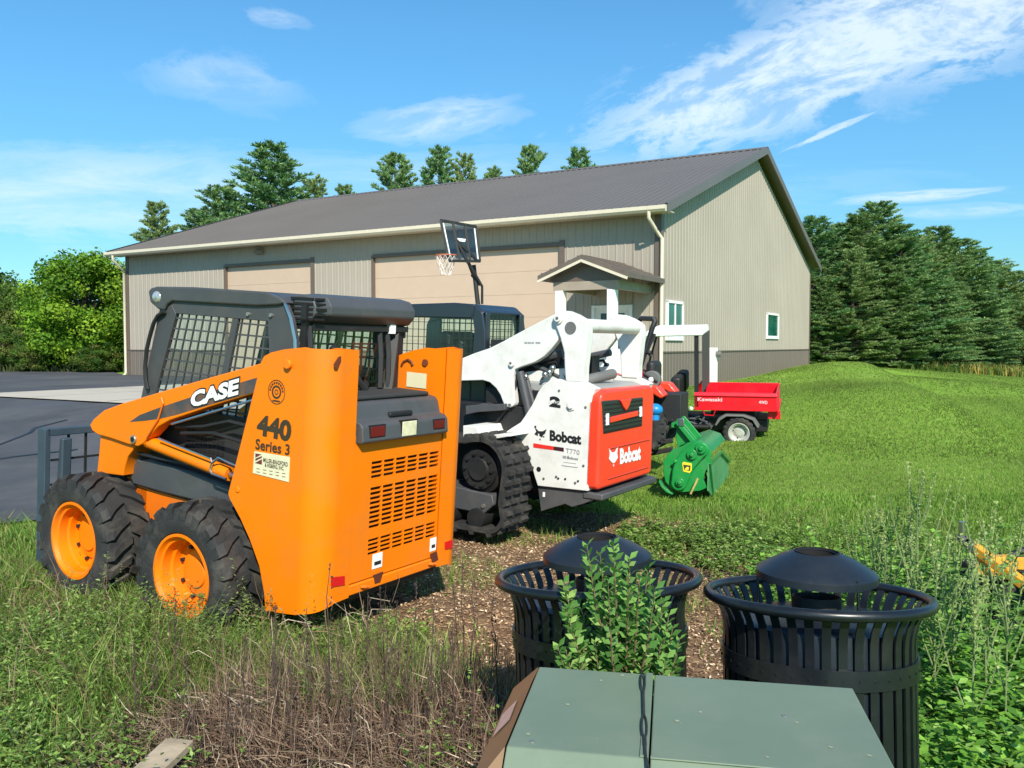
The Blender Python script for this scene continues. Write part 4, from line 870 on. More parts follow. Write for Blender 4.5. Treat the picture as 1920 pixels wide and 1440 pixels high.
for q in ([(1055, 854), (1062, 855), (1062, 860), (1055, 859)], [(1057, 866), (1080, 869), (1080, 870), (1057, 867)], [(1053, 872), (1083, 876), (1083, 877.5), (1053, 873.5)]): m.prism(TF.side(.602, q), 1, .600, .602)
m.build('fine_print', M['greyt'], left_sp)
side_text(TF, .602, (1030, 762), (1051, 765), (1031, 742), 'speed_number', '2', M['blackt'], left_sp, offset=.06)
side_text(TF, .603, (1029, 755), (1051, 757), (1029, 751), 'speed_lettering', 'SPEED', M['whitet'], left_sp)
m = MB()
for a, b in ((983, 988), (989, 995), (996, 1001), (1004, 1013)): m.prism(TF.side(.577, [(a, 641), (b, 641.4), (b, 644.8), (a, 644.4)]), 1, .575, .5765)
m.build('fine_print', M['greyt'], left_ar)
m = MB()
for q in ((1060, 898), (1084, 902), (1047, 897), (1004, 800)): c_ = TF.on(1, .601, *q); m.cyl((c_[0], .60, c_[2]), (c_[0], .606, c_[2]), .009, 8)
c_ = TF.on(1, .601, 1010, 880); m.cyl((c_[0], .60, c_[2]), (c_[0], .602, c_[2]), .022, 14); m.build('bolt', M['black'], left_sp)
m = MB(); m.box(.42, .44, .565, .575, .31, .35); m.build('white_sticker', M['whitet'], tk)
for s in (1, -1):
    m = MB()
    for q in ((0.05, .62), (.05, 1.1), (.30, 1.22), (.30, .50), (.12, .47), (.42, .47)): m.cyl((q[0], s*.598, q[1]), (q[0], s*.606, q[1]), .011, 6)
    m.build('bolt', M['bolt'], tk)
    m = MB(); m.tube([(.30, s*.46, 1.30), (.42, s*.45, 1.45), (.6, s*.44, 1.42), (.85, s*.45, 1.30)], .014, 8); m.tube([(.34, s*.44, 1.28), (.48, s*.42, 1.38), (.7, s*.42, 1.34), (.9, s*.44, 1.22)], .012, 8)
    m.tube([(.75, s*.53, 1.35), (.78, s*.545, 1.1), (.95, s*.54, .9), (1.2, s*.53, .85)], .012, 8); m.build('hose', M['black'], tk)
    m = MB(); m.beam((.62, s*.50, 1.18), (1.05, s*.50, 1.48), .03, .06); m.build('arm_link', M['grey'], tk, bevel=.005)
# engine cover between the arms
m = MB(); m.prism([(.0, 1.10), (.02, 1.24), (.12, 1.27), (.7, 1.28), (.9, 1.20), (.9, 1.0)], 1, -.49, .49); m.build('engine_cover', pm('grey_cover', (.33, .33, .31), .5), tk, bevel=.02)
m = MB(); m.tube([(.25, .30, 1.27), (.2, .22, 1.31), (.14, .02, 1.34), (.13, -.06, 1.35)], .045, 12); m.build('cover_handle', M['grey'], tk)
m = MB(); m.box(.62, 1.1, -.44, .44, 1.05, 1.62); m.cyl((.5, -.02, 1.28), (.5, -.02, 1.52), .10, 18); m.box(.42, .56, -.38, -.22, 1.28, 1.5); m.tube([(.55, .2, 1.3), (.52, .1, 1.5), (.6, -.05, 1.66), (.6, -.2, 1.4)], .03, 8); m.build('engine_block', M['black'], tk, bevel=.02)
# cab
hw = .36; fr_, ff = 1.22, 2.45
def rr(z_, inset=0): return z_
m = MB()
y = hw
prof = [(ff, 1.0), (ff - .03, 1.75), (ff - .15, 1.92), (fr_ + .35, 1.945), (fr_ + .12, 1.93), (fr_ + .03, 1.86), (fr_, 1.70), (fr_ - .04, 1.0)]
win = TF.side(hw, [(750, 640), (755, 610), (775, 597), (800, 594), (868, 597), (885, 603), (892, 625), (893, 660), (880, 668), (752, 668)])
for s in (1, -1):
    y0, y1 = min(s*hw, s*(hw-.03)), max(s*hw, s*(hw-.03))
    w0, w1, z0, z1 = fr_ + .14, ff - .22, 1.30, 1.80
    m.prism([(ff, 1.0), (ff - .03, 1.75), (w1, z1), (w1, z0), (w1 + .1, 1.0)], 1, y0, y1)
    m.prism([(ff - .03, 1.75), (ff - .15, 1.92), (fr_ + .35, 1.945), (fr_ + .12, 1.93), (w0, z1), (w1, z1)], 1, y0, y1)
    m.prism([(fr_ + .12, 1.93), (fr_ + .03, 1.86), (fr_, 1.70), (fr_ - .04, 1.0), (w0, 1.0), (w0, z0), (w0 - .02, z1 - .1), (w0, z1)], 1, y0, y1)
    m.prism([(w0, 1.0), (w1 + .1, 1.0), (w1, z0), (w0, z0)], 1, y0, y1)
i_ = hw - .03
m.prism([(ff - .15, 1.92), (fr_ + .35, 1.945), (fr_ + .12, 1.93), (fr_ + .03, 1.86), (fr_ + .05, 1.84), (fr_ + .14, 1.90), (fr_ + .35, 1.915), (ff - .16, 1.89)], 1, -i_, i_)
m.box(fr_ - .04, fr_ + .0, -i_, i_, 1.0, 1.32); m.box(fr_ - .0, fr_ + .03, -i_, -i_ + .07, 1.32, 1.86); m.box(fr_ - .0, fr_ + .03, i_ - .07, i_, 1.32, 1.86)
cab2 = m.build('cab', M['navy'], tk, bevel=.018, seg=3)
for s in (1, -1):
    m = MB(); l_ = s * (hw - .02)
    for k in range(14): f = fr_ + .16 + k * .068; m.beam((f, l_, 1.3), (f, l_, 1.8), .006, .006)
    for k in range(7): z_ = 1.34 + k * .07; m.beam((fr_ + .14, l_, z_), (ff - .22, l_, z_), .006, .006, up=(0, 1, 0))
    m.build('screen_mesh', M['black'], cab2); m = MB(); m.add([(fr_ + .13, s*(hw-.006), 1.29), (ff - .2, s*(hw-.006), 1.29), (ff - .2, s*(hw-.006), 1.81), (fr_ + .13, s*(hw-.006), 1.81)], [(0, 1, 2, 3)]); m.build('pane', M['glass'], cab2, smooth=False)
m = MB(); m.add([(fr_ + .012, -i_, 1.3), (fr_ + .012, i_, 1.3), (fr_ + .035, i_, 1.85), (fr_ + .035, -i_, 1.85)], [(0, 1, 2, 3)]); m.build('rear_pane', M['glass'], cab2, smooth=False)
m = MB()
for k in range(9): y = -.27 + k * .0675; m.beam((fr_ + .06, y, 1.3), (fr_ + .06, y, 1.85), .006, .006)
for k in range(7): z_ = 1.36 + k * .07; m.beam((fr_ + .06, -.33, z_), (fr_ + .06, .33, z_), .006, .006)
m.build('screen_mesh', M['black'], cab2)
m = MB(); m.box(1.7, 1.85, -.22, .22, 1.1, 1.68); m.box(1.5, 1.6, .2, .3, 1.1, 1.6); m.build('seat', M['black'], cab2, bevel=.04)

# ------------------------------------------------------------------ red utility vehicle
UF = Fr(19, 0, at(1385, 842, 14.6), (0, .66, .0), roll=-6)
uv = empty('utility_vehicle', m=UF.mat()); tag(uv, 'utility vehicle with red cargo bed and white roof parked on the lawn', 'utility vehicle')
def US(pts, l=.6): return UF.side(l, pts)
for f in (0, 1.9):
    for s in (1, -1): wheel(uv, (f, s*.52, .27), .28, .165, .25, s, M['silver'], lugs=18, bolts=4, dish=.08, lug=.018)
b0 = US([(1302, 769), (1457, 776), (1457, 742), (1302, 737)]); bf, bb_ = b0[0][0], b0[1][0]; bz0, bz1 = b0[0][1], b0[3][1]
m = MB(); t_ = .03; zt = bz1 + .02
for s in (1, -1):
    y0, y1 = min(s*.60, s*.57), max(s*.60, s*.57); m.box(bb_, bf, y0, y1, bz0, zt - .07); m.prism([(bb_, 0), (bf, 0)], 1, 0, 0) if False else None
    m.add([(bb_, s*.60, zt-.08), (bf, s*.60, zt-.08), (bf, s*.625, zt-.06), (bb_, s*.625, zt-.06), (bf, s*.60, zt), (bb_, s*.60, zt), (bf, s*.57, zt), (bb_, s*.57, zt), (bf, s*.57, zt-.08), (bb_, s*.57, zt-.08)], [(0,1,2,3), (3,2,4,5), (5,4,6,7), (7,6,8,9), (0,3,5,7,9), (1,8,6,4,2)])
m.box(bf - .03, bf, -.57, .57, bz0, zt + .06); m.box(bb_, bb_ + .03, -.57, .57, bz0, zt - .02); m.box(bb_ + .03, bf - .03, -.57, .57, bz0, bz0 + .03)
bed = m.build('cargo_bed', M['red'], uv, bevel=.008)
m = MB()
for k in range(5): h_ = bz0 + .05 + k * .06; m.box(bb_ - .008, bb_, -.5, .5, h_, h_ + .012)
m.box(bb_ - .03, bb_, -.62, .62, bz0 - .02, bz0 + .03); m.box(bb_ - .05, bb_ + .15, .45, .5, bz0 - .14, bz0); m.build('tailgate_trim', M['red'], bed, bevel=.004)
def utext(px0, px1, y0, y1, s_): side_text(UF, .603, (px0, y1), (px1, y1 + .8), (px0, y0), 'maker_lettering', s_, pm('pink_white_lettering', (.8, .55, .58), .5), bed, offset=.02)
utext(1308, 1354, 745, 752, 'Kawasaki'); utext(1423, 1439, 751, 757, '4WD')
m = MB(); m.box(-.45, 2.1, -.35, .35, .24, .46); m.box(.5, 2.3, -.6, .6, .32, .38); m.box(-.25, .5, -.3, .3, .3, bz0 - .02); fr2 = m.build('frame', M['black'], uv, bevel=.02)
m = MB(); fd = [(-.33, .38), (-.25, .52), (-.08, .585), (.22, .585), (.34, .52), (.40, .40), (.37, .39), (.30, .49), (.2, .555), (-.06, .555), (-.22, .50), (-.30, .37)]
for s in (1, -1): m.prism(fd, 1, min(s*.40, s*.66), max(s*.40, s*.66))
m.build('mudguard', M['grey'], uv, bevel=.008)
m = MB(); m.tube([tuple(UF.on(1, .62, *q)) for q in ((1319, 769), (1321, 778), (1338, 779), (1341, 770))], .010, 6); m.build('bed_latch', M['red'], bed)
m = MB()
for k in range(14): m.tube([(.45 + random.random()*.6, .3 + random.random()*.25, .28 + random.random()*.25) for _ in range(3)], .018, 6)
m.tube([(.3, .3, .5), (.9, .3, .45), (1.4, .2, .5)], .05, 8); m.build('engine_parts', M['dgrey'], uv)
# seats and cabin
m = MB(); m.box(1.02, 1.55, .05, .56, .70, .84); m.box(.98, 1.16, .05, .56, .84, 1.20); m.box(1.02, 1.55, -.56, -.05, .70, .84); m.box(.98, 1.16, -.56, -.05, .84, 1.2); m.box(1.0, 1.6, -.58, .58, .42, .70)
m.build('seat', M['black'], uv, bevel=.05)
m = MB(); m.tube([(1.15, .6, .7), (1.15, .6, .95), (1.25, .6, 1.0), (1.5, .6, .92), (1.55, .6, .7)], .018, 8)
m.tube([(1.75, .3, .9), (1.6, .3, 1.15)], .02, 8); m.tube([Vector((1.6, .3, 1.15)) + Vector((cos(a)*.08, sin(a)*.17, cos(a)*.14)) for a in np.linspace(0, 2*pi, 17)], .015, 6); m.build('steering_wheel', M['black'], uv)
m = MB(); m.prism([(1.75, .38), (1.75, .95), (2.0, .85), (2.45, .62), (2.5, .38)], 1, -.6, .6); m.build('front_bonnet', M['red'], uv, bevel=.03)
rp_ = US([(1203, 634), (1212, 616), (1314, 617), (1318, 626), (1314, 634)]); zc = rp_[2][1]; fr0, fr1 = rp_[0][0], rp_[3][0]
m = MB(); m.prism([(fr1, zc - .11), (fr0, zc - .13), (fr0 - .06, zc - .06), (fr0 - .14, zc - .01), (fr1 + .02, zc)], 1, -.38, .64); cn = m.build('canopy', M['canopy'], uv, bevel=.02)
pf = UF.on(1, .6, 1306, 660)[0]
m = MB()
for s in (1, -1): m.box(pf - .03, pf + .04, min(s*.60, s*.55), max(s*.60, s*.55), .7, zc - .1); m.tube([(fr0 - .1, s*.58, zc - .1), (1.85, s*.58, .9)], .02, 8) if s < 0 else None
m.box(pf - .03, pf + .02, -.55, .55, .75, .80); rb = m.build('roll_frame', M['black'], uv)
m = MB(); m.box(pf - .10, pf - .09, -.5, .60, .95, zc - .12); m.build('rear_screen', pm('grey_green_mesh', (.06, .06, .05), .8), rb)
m = MB(); c_ = UF.on(1, .6, 1296, 766); m.ball((c_[0], .6, c_[2]), .035); m.build('reflector', M['whitet'], uv)

# ------------------------------------------------------------------ green rotary tiller
GF = Fr(20, 0, at(1290, 925, 9.1), (0, .0, 0.0))
gt = empty('rotary_tiller', m=GF.mat()); tag(gt, 'green rotary tiller standing on the grass behind the track loader', 'tiller')
def GS(pts, l=0.): return GF.side(l, pts)
m = MB(); m.prism(GS([(1252, 852), (1262, 842), (1276, 838), (1296, 828), (1312, 826), (1326, 834), (1333, 850), (1331, 868), (1322, 885), (1318, 900), (1325, 915), (1312, 921), (1275, 924), (1258, 917), (1247, 904), (1243, 886), (1243, 865)]), 1, -.06, -.02); m.build('end_plate', M['green'], gt, bevel=.006)
m = MB(); m.prism(GS([(1274 + 15*cos(a), 904 + 15*sin(a)) for a in np.linspace(pi*.15, pi*.95, 8)] + [(1262, 880), (1268, 860), (1280, 845), (1298, 830), (1310, 827)] + [(1314 + 16*cos(a), 842 + 15*sin(a)) for a in np.linspace(-pi*.4, pi*.35, 7)] + [(1310, 868), (1300, 880)]), 1, -.02, .05); gc = m.build('gear_case', M['green'], gt, bevel=.014, seg=3)
m = MB()
for q, r_, d in (((1275, 904), .045, .03), ((1298, 852), .055, .03), ((1298, 852), .02, .06), ((1315, 840), .06, .03), ((1315, 840), .025, .055), ((1275, 904), .02, .05), ((1266, 865), .02, .01)): c_ = GF.on(1, .05, *q); m.cyl((c_[0], .045, c_[2]), (c_[0], .05 + d, c_[2]), r_, 18)
m.build('bearing_cap', M['green'], gc, bevel=.006)
m = MB(); m.prism(GS([(1279, 869), (1281, 866), (1297, 869), (1297, 882), (1293, 887), (1281, 884)], .052), 1, .05, .0535); lg = m.build('round_yellow_badge', M['yellow'], gc, bevel=.002)
m = MB(); m.prism(GS([(1281, 871), (1295, 873), (1294, 883), (1283, 881)], .054), 1, .0535, .0548); m.build('badge_print', pm('dark_green_print', (.02, .05, .02), .5), lg)
m = MB(); m.prism(GS([(1284, 879), (1288, 875), (1292, 876), (1291, 881), (1285, 881)], .056), 1, .0548, .056); m.build('badge_animal', M['yellow'], lg)
for l0 in (-.12, -.45):
    m = MB(); A = GS([(1265, 788), (1271, 786), (1283, 800), (1304, 826), (1296, 834), (1268, 844), (1264, 823)], 0)
    m.prism(A, 1, l0 - .02, l0); m.build('hitch_plate', M['green'], gt, bevel=.005)
m = MB(); a, b = GF.on(1, -.1, 1270, 790), GF.on(1, -.1, 1304, 832); m.beam((a[0], -.08, a[2]), (b[0], -.08, b[2]), .04, .05); a = GF.on(1, -.28, 1268, 795)
m.beam((a[0], -.1, a[2]), (a[0], -.47, a[2]), .05, .05); m.build('hitch_tube', M['green'], gt, bevel=.005)
m = MB(); a = GF.on(1, -.05, 1277, 792); m.box(a[0] - .03, a[0] + .03, -.09, -.05, a[2] - .04, a[2] + .04); m.build('hitch_bracket', M['steel'], gt, bevel=.004)
# hood, rotor and tines, rear shield
P = GS([(1256, 850), (1276, 836), (1300, 828), (1322, 836), (1332, 850)])
m = MB(); vs = []; 
for l in (-.06, -1.35): vs += [(f, l, h) for f, h in P]
m.add(vs, [(i, i+1, i+6, i+5) for i in range(4)]); m.build('rotor_hood', M['green'], gt, solid=.012)
c_ = GF.on(1, 0, 1278, 900)
m = MB(); m.cyl((c_[0], -.06, c_[2]), (c_[0], -1.35, c_[2]), .05, 12)
for k in range(24):
    a = k * .9; y = -.1 - k * .052; m.tube([(c_[0], y, c_[2]), (c_[0] + cos(a)*.13, y, c_[2] + sin(a)*.13), (c_[0] + cos(a+.4)*.2, y - .03, c_[2] + sin(a+.4)*.2)], .014, 5)
m.build('tine_rotor', M['black'], gt)
A, B, C_, D_ = (Vector(GF.on(1, l, *q)) for l, q in ((-.02, (1327, 868)), (-.02, (1330, 926)), (-.02, (1346, 846)), (-.02, (1346, 846))))
sh = [Vector(GF.on(0, A.x, *q)) for q in ((1327, 868), (1348, 847), (1364, 865), (1364, 898), (1334, 931), (1326, 920))]
m = MB(); n_ = Vector((-.012, 0, 0)); m.add(sh + [p_ + n_ for p_ in sh], [(0,1,2,3,4,5), (11,10,9,8,7,6)] + [(i, (i+1) % 6, (i+1) % 6 + 6, i+6) for i in range(6)]); shl = m.build('rear_shield', pm('faded_green_paint', (.07, .30, .12), .35, var=.2, dirt=(.3, .4, .28), damt=.4, dscale=6), gt)
m = MB(); m.beam(sh[0] + n_*2, sh[1] + n_*2, .03, .03); m.beam(sh[1] + n_*2, sh[2] + n_*2, .03, .03); m.beam(sh[0] + n_*2, sh[4] + n_*2, .02, .03); m.build('shield_rib', M['green'], shl)
m = MB(); P = GS([(1238, 900), (1245, 912), (1258, 922), (1262, 924), (1262, 927), (1250, 922), (1240, 911), (1236, 901)], -.0); m.prism(P, 1, -.05, .04); m.build('skid_shoe', M['green'], gt, bevel=.003)
m = MB(); a = GF.on(1, .06, 1309, 897); b = GF.on(1, .06, 1295, 926); m.beam((a[0], .06, a[2]), (b[0], .06, b[2]), .03, .02); m.build('parking_leg', pm('rusty_yellow', (.42, .33, .10), .7, var=.5, vscale=25), gt)

# ------------------------------------------------------------------ compact tractor half hidden behind the track loader
KF = Fr(20, 0, at(1262, 858, 10.3), (0, .55, .0))
kt = empty('compact_tractor', m=KF.mat()); tag(kt, 'compact tractor with red bonnet and black roll bar behind the track loader', 'tractor')
def KS(l, pts): return [tuple(KF.on(1, l, *q)) for q in pts]
for s in (1, -1): wheel(kt, (.45, s*.45, .34), .36, .19, .24, s, M['grey'], lugs=18, lug=.03); wheel(kt, (1.9, s*.42, .24), .25, .14, .18, s, M['grey'], lugs=16, lug=.02)
m = MB(); L_ = KS(.40, ((1186, 720), (1190, 690), (1196, 690)))
rp1 = KS(.42, ((1194, 712), (1200, 690), (1212, 652), (1223, 615), (1228, 602), (1226, 598))); rp2 = KS(-.30, ((1202, 597), (1195, 606), (1190, 622), (1187, 660), (1184, 700)))
m.tube(rp1 + rp2, .032, 10)
m.tube([tuple(KF.on(1, .42, 1206, 722)), (.5, .42, .7)], .036, 10)
m.build('roll_bar', M['black'], kt)
m = MB(); m.tube(KS(.30, ((1184, 668), (1196, 640), (1207, 612))), .022, 8); m.tube(KS(.40, ((1186, 664), (1200, 666), (1214, 660), (1222, 668))), .022, 8); m.tube(KS(.44, ((1212, 662), (1222, 640), (1228, 626))), .018, 8); m.ball(tuple(KF.on(1, .45, 1217, 661)), .03); m.build('roll_bar_strut', M['black'], kt)
m = MB(); m.prism([(.8, .70), (.8, .98), (1.5, .98), (2.2, .85), (2.25, .5), (1.2, .5)], 1, -.28, .28); m.build('bonnet', M['redor'], kt, bevel=.05)
m = MB(); q = KF.on(1, .4, 1200, 705); 
for s in (1, -1): m.prism([(.1, .74), (.2, .86), (.7, .90), (.85, .80), (.85, .6), (.75, .6), (.7, .78), (.25, .76), (.15, .70)], 1, min(s*.3, s*.58), max(s*.3, s*.58))
m.build('mudguard', M['redor'], kt, bevel=.02)
m = MB(); m.prism([(q[0] - .05, q[2] - .05), (q[0] + .14, q[2] - .05), (q[0] + .10, q[2] + .18), (q[0] + .02, q[2] + .20)], 1, .3, .42); m.build('tank', M['red'], kt, bevel=.02)
m = MB(); m.box(.35, .7, -.25, .25, .80, .92); m.box(.28, .4, -.25, .25, .9, 1.15); m.build('seat', M['black'], kt, bevel=.05)
m = MB(); P1 = KS(.5, ((1206, 700), (1220, 706), (1234, 716)));  m.beam(P1[0], P1[2], .08, .03); m.box(.1, 1.9, -.2, .2, .3, .6); m.box(-.05, .4, -.3, .3, .35, .75)
m.beam(tuple(KF.on(1, .35, 1222, 798)), tuple(KF.on(1, .35, 1262, 787)), .03, .03); m.beam(tuple(KF.on(1, .35, 1225, 830)), tuple(KF.on(1, .35, 1262, 826)), .04, .06); m.beam(tuple(KF.on(1, .35, 1220, 850)), tuple(KF.on(1, .35, 1262, 842)), .04, .06)
m.build('transmission', M['black'], kt, bevel=.01)
m = MB(); w0 = KF.on(1, .48, 1222, 712); m.tube([(w0[0], .40, w0[2] + .0), (w0[0], .52, w0[2])], .11, 18); m.build('side_roller', M['grey'], kt, bevel=.01); m = MB(); m.ball((w0[0], .53, w0[2]), .035); m.build('roller_hub', M['whitet'], kt)
bc = at(1228, 768, 10.0); m = MB(); m.ball((0, 0, 0), .085, sq=(1.1, 1, .85)); m.cyl((0, 0, -.12), (0, 0, -.02), .05, 14); bl = m.build('blue_cap', M['blue'], kt)
bl.matrix_parent_inverse = Matrix.Identity(4); lc = KF.R.T @ (bc - KF.O); bl.location = tuple(lc)
m = MB(); a = KS(.5, ((1216, 793), (1250, 800), (1240, 828), (1216, 830))); m.prism([(p_[0], p_[2]) for p_ in a], 1, .2, .5); m.build('battery_box', M['dgrey'], kt, bevel=.02)

# ------------------------------------------------------------------ slatted litter bins
def litter_bin(Yc, px, label, leanx=0.):
    base = at(px, 720, Yc); zb = float(zg(base[0], Yc))
    o = empty('litter_bin', loc=(base[0], Yc, zb), rz=.3 if px > 1300 else 1.1); tag(o, label, 'litter bin', 'black slatted litter bins')
    H = .835 - zb; Rb, Rr = .285, .352; NS = 40; Rb = .298; Rr = .347
    m = MB()
    for k in range(NS):
        a = 2*pi*(k + .5)/NS; ca, sa = cos(a), sin(a); wd = .026 if k % 10 else .040
        path = [(Rb, .03), (Rb, H - .12), (Rb + .002, H - .09), (Rb + .010, H - .055), (Rb + .025, H - .025), (Rr - .008, H - .004)]
        vs = []
        for r_, z_ in path:
            for ww in (-1, 1):
                for dd in (0, -.006): x = (r_ + dd); vs.append((ca * x - sa * wd / 2 * ww, sa * x + ca * wd / 2 * ww, z_))
        fs = []
        for i in range(len(path) - 1):
            b_ = i*4; n_ = b_+4; fs += [(b_, b_+2, n_+2, n_), (b_+1, n_+1, n_+3, b_+3), (b_, n_, n_+1, b_+1), (b_+2, b_+3, n_+3, n_+2)]
        m.add(vs, fs)
    m.build('slatted_body', M['bin'], o, ang=40)
    m = MB(); m.tube([(cos(a)*Rr, sin(a)*Rr, H) for a in np.linspace(0, 2*pi, 65)], .017, 12, caps=False); m.build('rim', M['bin'], o)
    m = MB(); m.lathe([(Rb + .008, H - .225), (Rb + .008, H - .165), (Rb + .002, H - .165), (Rb + .002, H - .225)], seg=64, closed=True)
    for k in range(NS): a = 2*pi*(k + .5)/NS; m.cyl((cos(a)*(Rb+.006), sin(a)*(Rb+.006), H - .195), (cos(a)*(Rb+.0105), sin(a)*(Rb+.0105), H - .195), .0045, 6)
    m.build('band', M['bin'], o); m = MB(); m.lathe([(Rb + .006, .04), (Rb + .006, .09), (Rb, .09), (Rb, .04)], seg=64, closed=True); m.build('foot_ring', M['bin'], o)
    m = MB(); m.lathe([(.10, H - .055), (.26, H - .065), (.285, H - .075), (.285, H - .10), (.285, H - .15), (.28, H - .7), (.001, H - .72)], seg=48); m.build('inner_liner', M['lid'], o, solid=.004)
    m = MB(); m.lathe([(.075, H + .0), (.075, H - .10)], seg=30); 
    m.build('inner_collar', M['black'], o, solid=.004)
    dz = H + .055; rl = .19
    m = MB(); m.lathe([(.068, dz + .088), (.074, dz + .090), (.12, dz + .069), (.155, dz + .050), (rl - .004, dz + .030), (rl, dz + .026), (rl, dz + .004), (rl - .005, dz + .004), (rl - .006, dz + .024), (.15, dz + .045), (.068, dz + .080), (.064, dz + .084)], seg=56, closed=True); 
    tl_ = Matrix.Translation((0, 0, dz)) @ Matrix.Rotation(-(.3 if px > 1300 else 1.1), 4, 'Z') @ Matrix.Rotation(radians(5), 4, 'X') @ Matrix.Rotation((.3 if px > 1300 else 1.1), 4, 'Z') @ Matrix.Translation((0, 0, -dz))   # the lid sits level on the tilted bin
    m.v = [tuple(tl_ @ Vector(q)) for q in m.v]; dm = m.build('dome_lid', M['lid'], o, ang=40)
    m = MB(); m.lathe([(.001, dz + .0), (.062, dz + .0), (.068, dz + .092)], seg=32); m.v = [tuple(tl_ @ Vector(q)) for q in m.v]; m.build('ash_bowl', M['slot'], dm, solid=.003)
    m = MB()
    for k in range(3):
        a = 2*pi*k/3 + (.6 if px > 1300 else 1.2); m.tube([(cos(a)*(rl-.004), sin(a)*(rl-.004), dz + .02), (cos(a)*(rl-.004), sin(a)*(rl-.004), H - .08)], .005, 8)
    m.build('lid_rod', M['bin'], o); return o
b1 = litter_bin(3.02, 1122, 'black slatted litter bin standing behind the small green bush'); b2 = litter_bin(2.80, 1537, 'black slatted litter bin clear of the bush, beside the broad leafy weeds')
for b_, tx_, ty_, rz_ in ((b1, -5.0, -1.5, 1.1), (b2, -6.5, .8, .3)):   # both stand on the little slope that drops away behind the box
    b_.rotation_mode = 'XYZ'; b_.rotation_euler = (Matrix.Rotation(radians(ty_), 3, 'Y') @ Matrix.Rotation(radians(tx_), 3, 'X') @ Matrix.Rotation(rz_, 3, 'Z')).to_euler(); b_.location.y += .83 * sin(radians(tx_)); b_.location.x -= .83 * sin(radians(ty_))

# ------------------------------------------------------------------ green utility box
ZT = .80
QL, QR, QF = atz(1011, 1250, ZT), atz(1598, 1290, ZT), atz(967, 1400, ZT)
ex = (QR - QL); Wd = np.hypot(ex[0], ex[1]); ang_ = math.atan2(ex[1], ex[0])
ub = empty('utility_box', loc=(QL[0], QL[1], 0), rz=ang_); tag(ub, 'sage green metal utility box with sloped lid and a tan end, in the foreground', 'utility box')
Dp = -.462; c8 = .075; Zf = ZT
def prism_top(x0, x1):
    m_ = MB(); return m_
seam = .30
# lid left and right halves: flat top, front and end slopes
for (x0, x1, nm_) in ((0, seam - .002, 'lid'), (seam + .002, Wd, 'lid')):
    m = MB(); lf = x0 - (c8 if x0 == 0 else 0); rf_ = x1 + (0.03 if x1 == Wd else 0)
    top = [(x0, 0, ZT), (x1, 0, ZT), (x1, Dp, ZT), (x0, Dp, ZT)]; zl = ZT - .075
    low = [(x0 if x0 else -.001, .03, zl), (rf_ if x1 == Wd else x1, .03, zl), (rf_ if x1 == Wd else x1, Dp - .10, zl), (x0 if x0 else -.001, Dp - .10, zl)]
    m.add(top + low, [(0, 1, 2, 3), (1, 0, 4, 5), (3, 2, 6, 7), (2, 1, 5, 6), (0, 3, 7, 4)]); lo_ = m.build(nm_, M['sage'], ub, bevel=.003, smooth=False)
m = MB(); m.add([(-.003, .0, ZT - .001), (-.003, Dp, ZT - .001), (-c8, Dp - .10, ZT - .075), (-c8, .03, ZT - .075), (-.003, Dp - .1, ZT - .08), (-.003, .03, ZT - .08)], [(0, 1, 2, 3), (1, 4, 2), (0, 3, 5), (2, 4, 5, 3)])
te = m.build('lid_end', M['tan'], ub, smooth=False)  # end slope in plain tan-brown, unlike the green lid
m = MB(); A, B, C_ = Vector((-.003, .0, ZT)), Vector((-.003, Dp, ZT)), Vector((-c8, .03, ZT - .075)); nn_ = Vector((-1, 0, 1)).normalized() * .002
def E_(u, v): return A + (B - A) * u + (Vector((-c8, 0, -.075))) * v + nn_
m.add([E_(.35, .35), E_(.62, .30), E_(.66, .78), E_(.38, .82)], [(0, 1, 2, 3)]); m.build('silver_label', pm('silver_foil_label', (.6, .6, .6), .3, .4, var=.2, vscale=40), te, smooth=False)
m = MB(); m.box(-c8 + .01, Wd + .02, Dp - .09, .02, -.05, ZT - .078); m.build('box_body', M['sage'], ub, bevel=.006)
m = MB(); m.box(seam - .02 , seam - .002, Dp, 0, ZT + .0005, ZT + .004); m.box(seam + .002, Wd, Dp - .004, Dp + .006, ZT + .0005, ZT + .004); m.build('lid_flange', M['sage'], ub, bevel=.001)
m = MB()
for x, y in ((.05, Dp + .03), (seam + .3, -.2)): m.cyl((x, y, ZT), (x, y, ZT + .002), .006, 8)
m.build('bolt', M['bolt'], ub)
m = MB(); r9 = random.Random(9)
for k in range(15):
    x, y, s_ = r9.uniform(.02, Wd - .02), r9.uniform(Dp + .02, -.02), r9.uniform(.0015, .006)
    m.add([(x + s_ * cos(a) * r9.uniform(.6, 1.3), y + s_ * sin(a) * r9.uniform(.6, 1.3), ZT + .0012) for a in np.linspace(0, 2*pi, 8)[:-1]], [tuple(range(7))])
o9 = m.build('lichen', pm('pale_lichen', (.30, .33, .22), .9), ub, smooth=False); o9['kind'] = 'stuff'
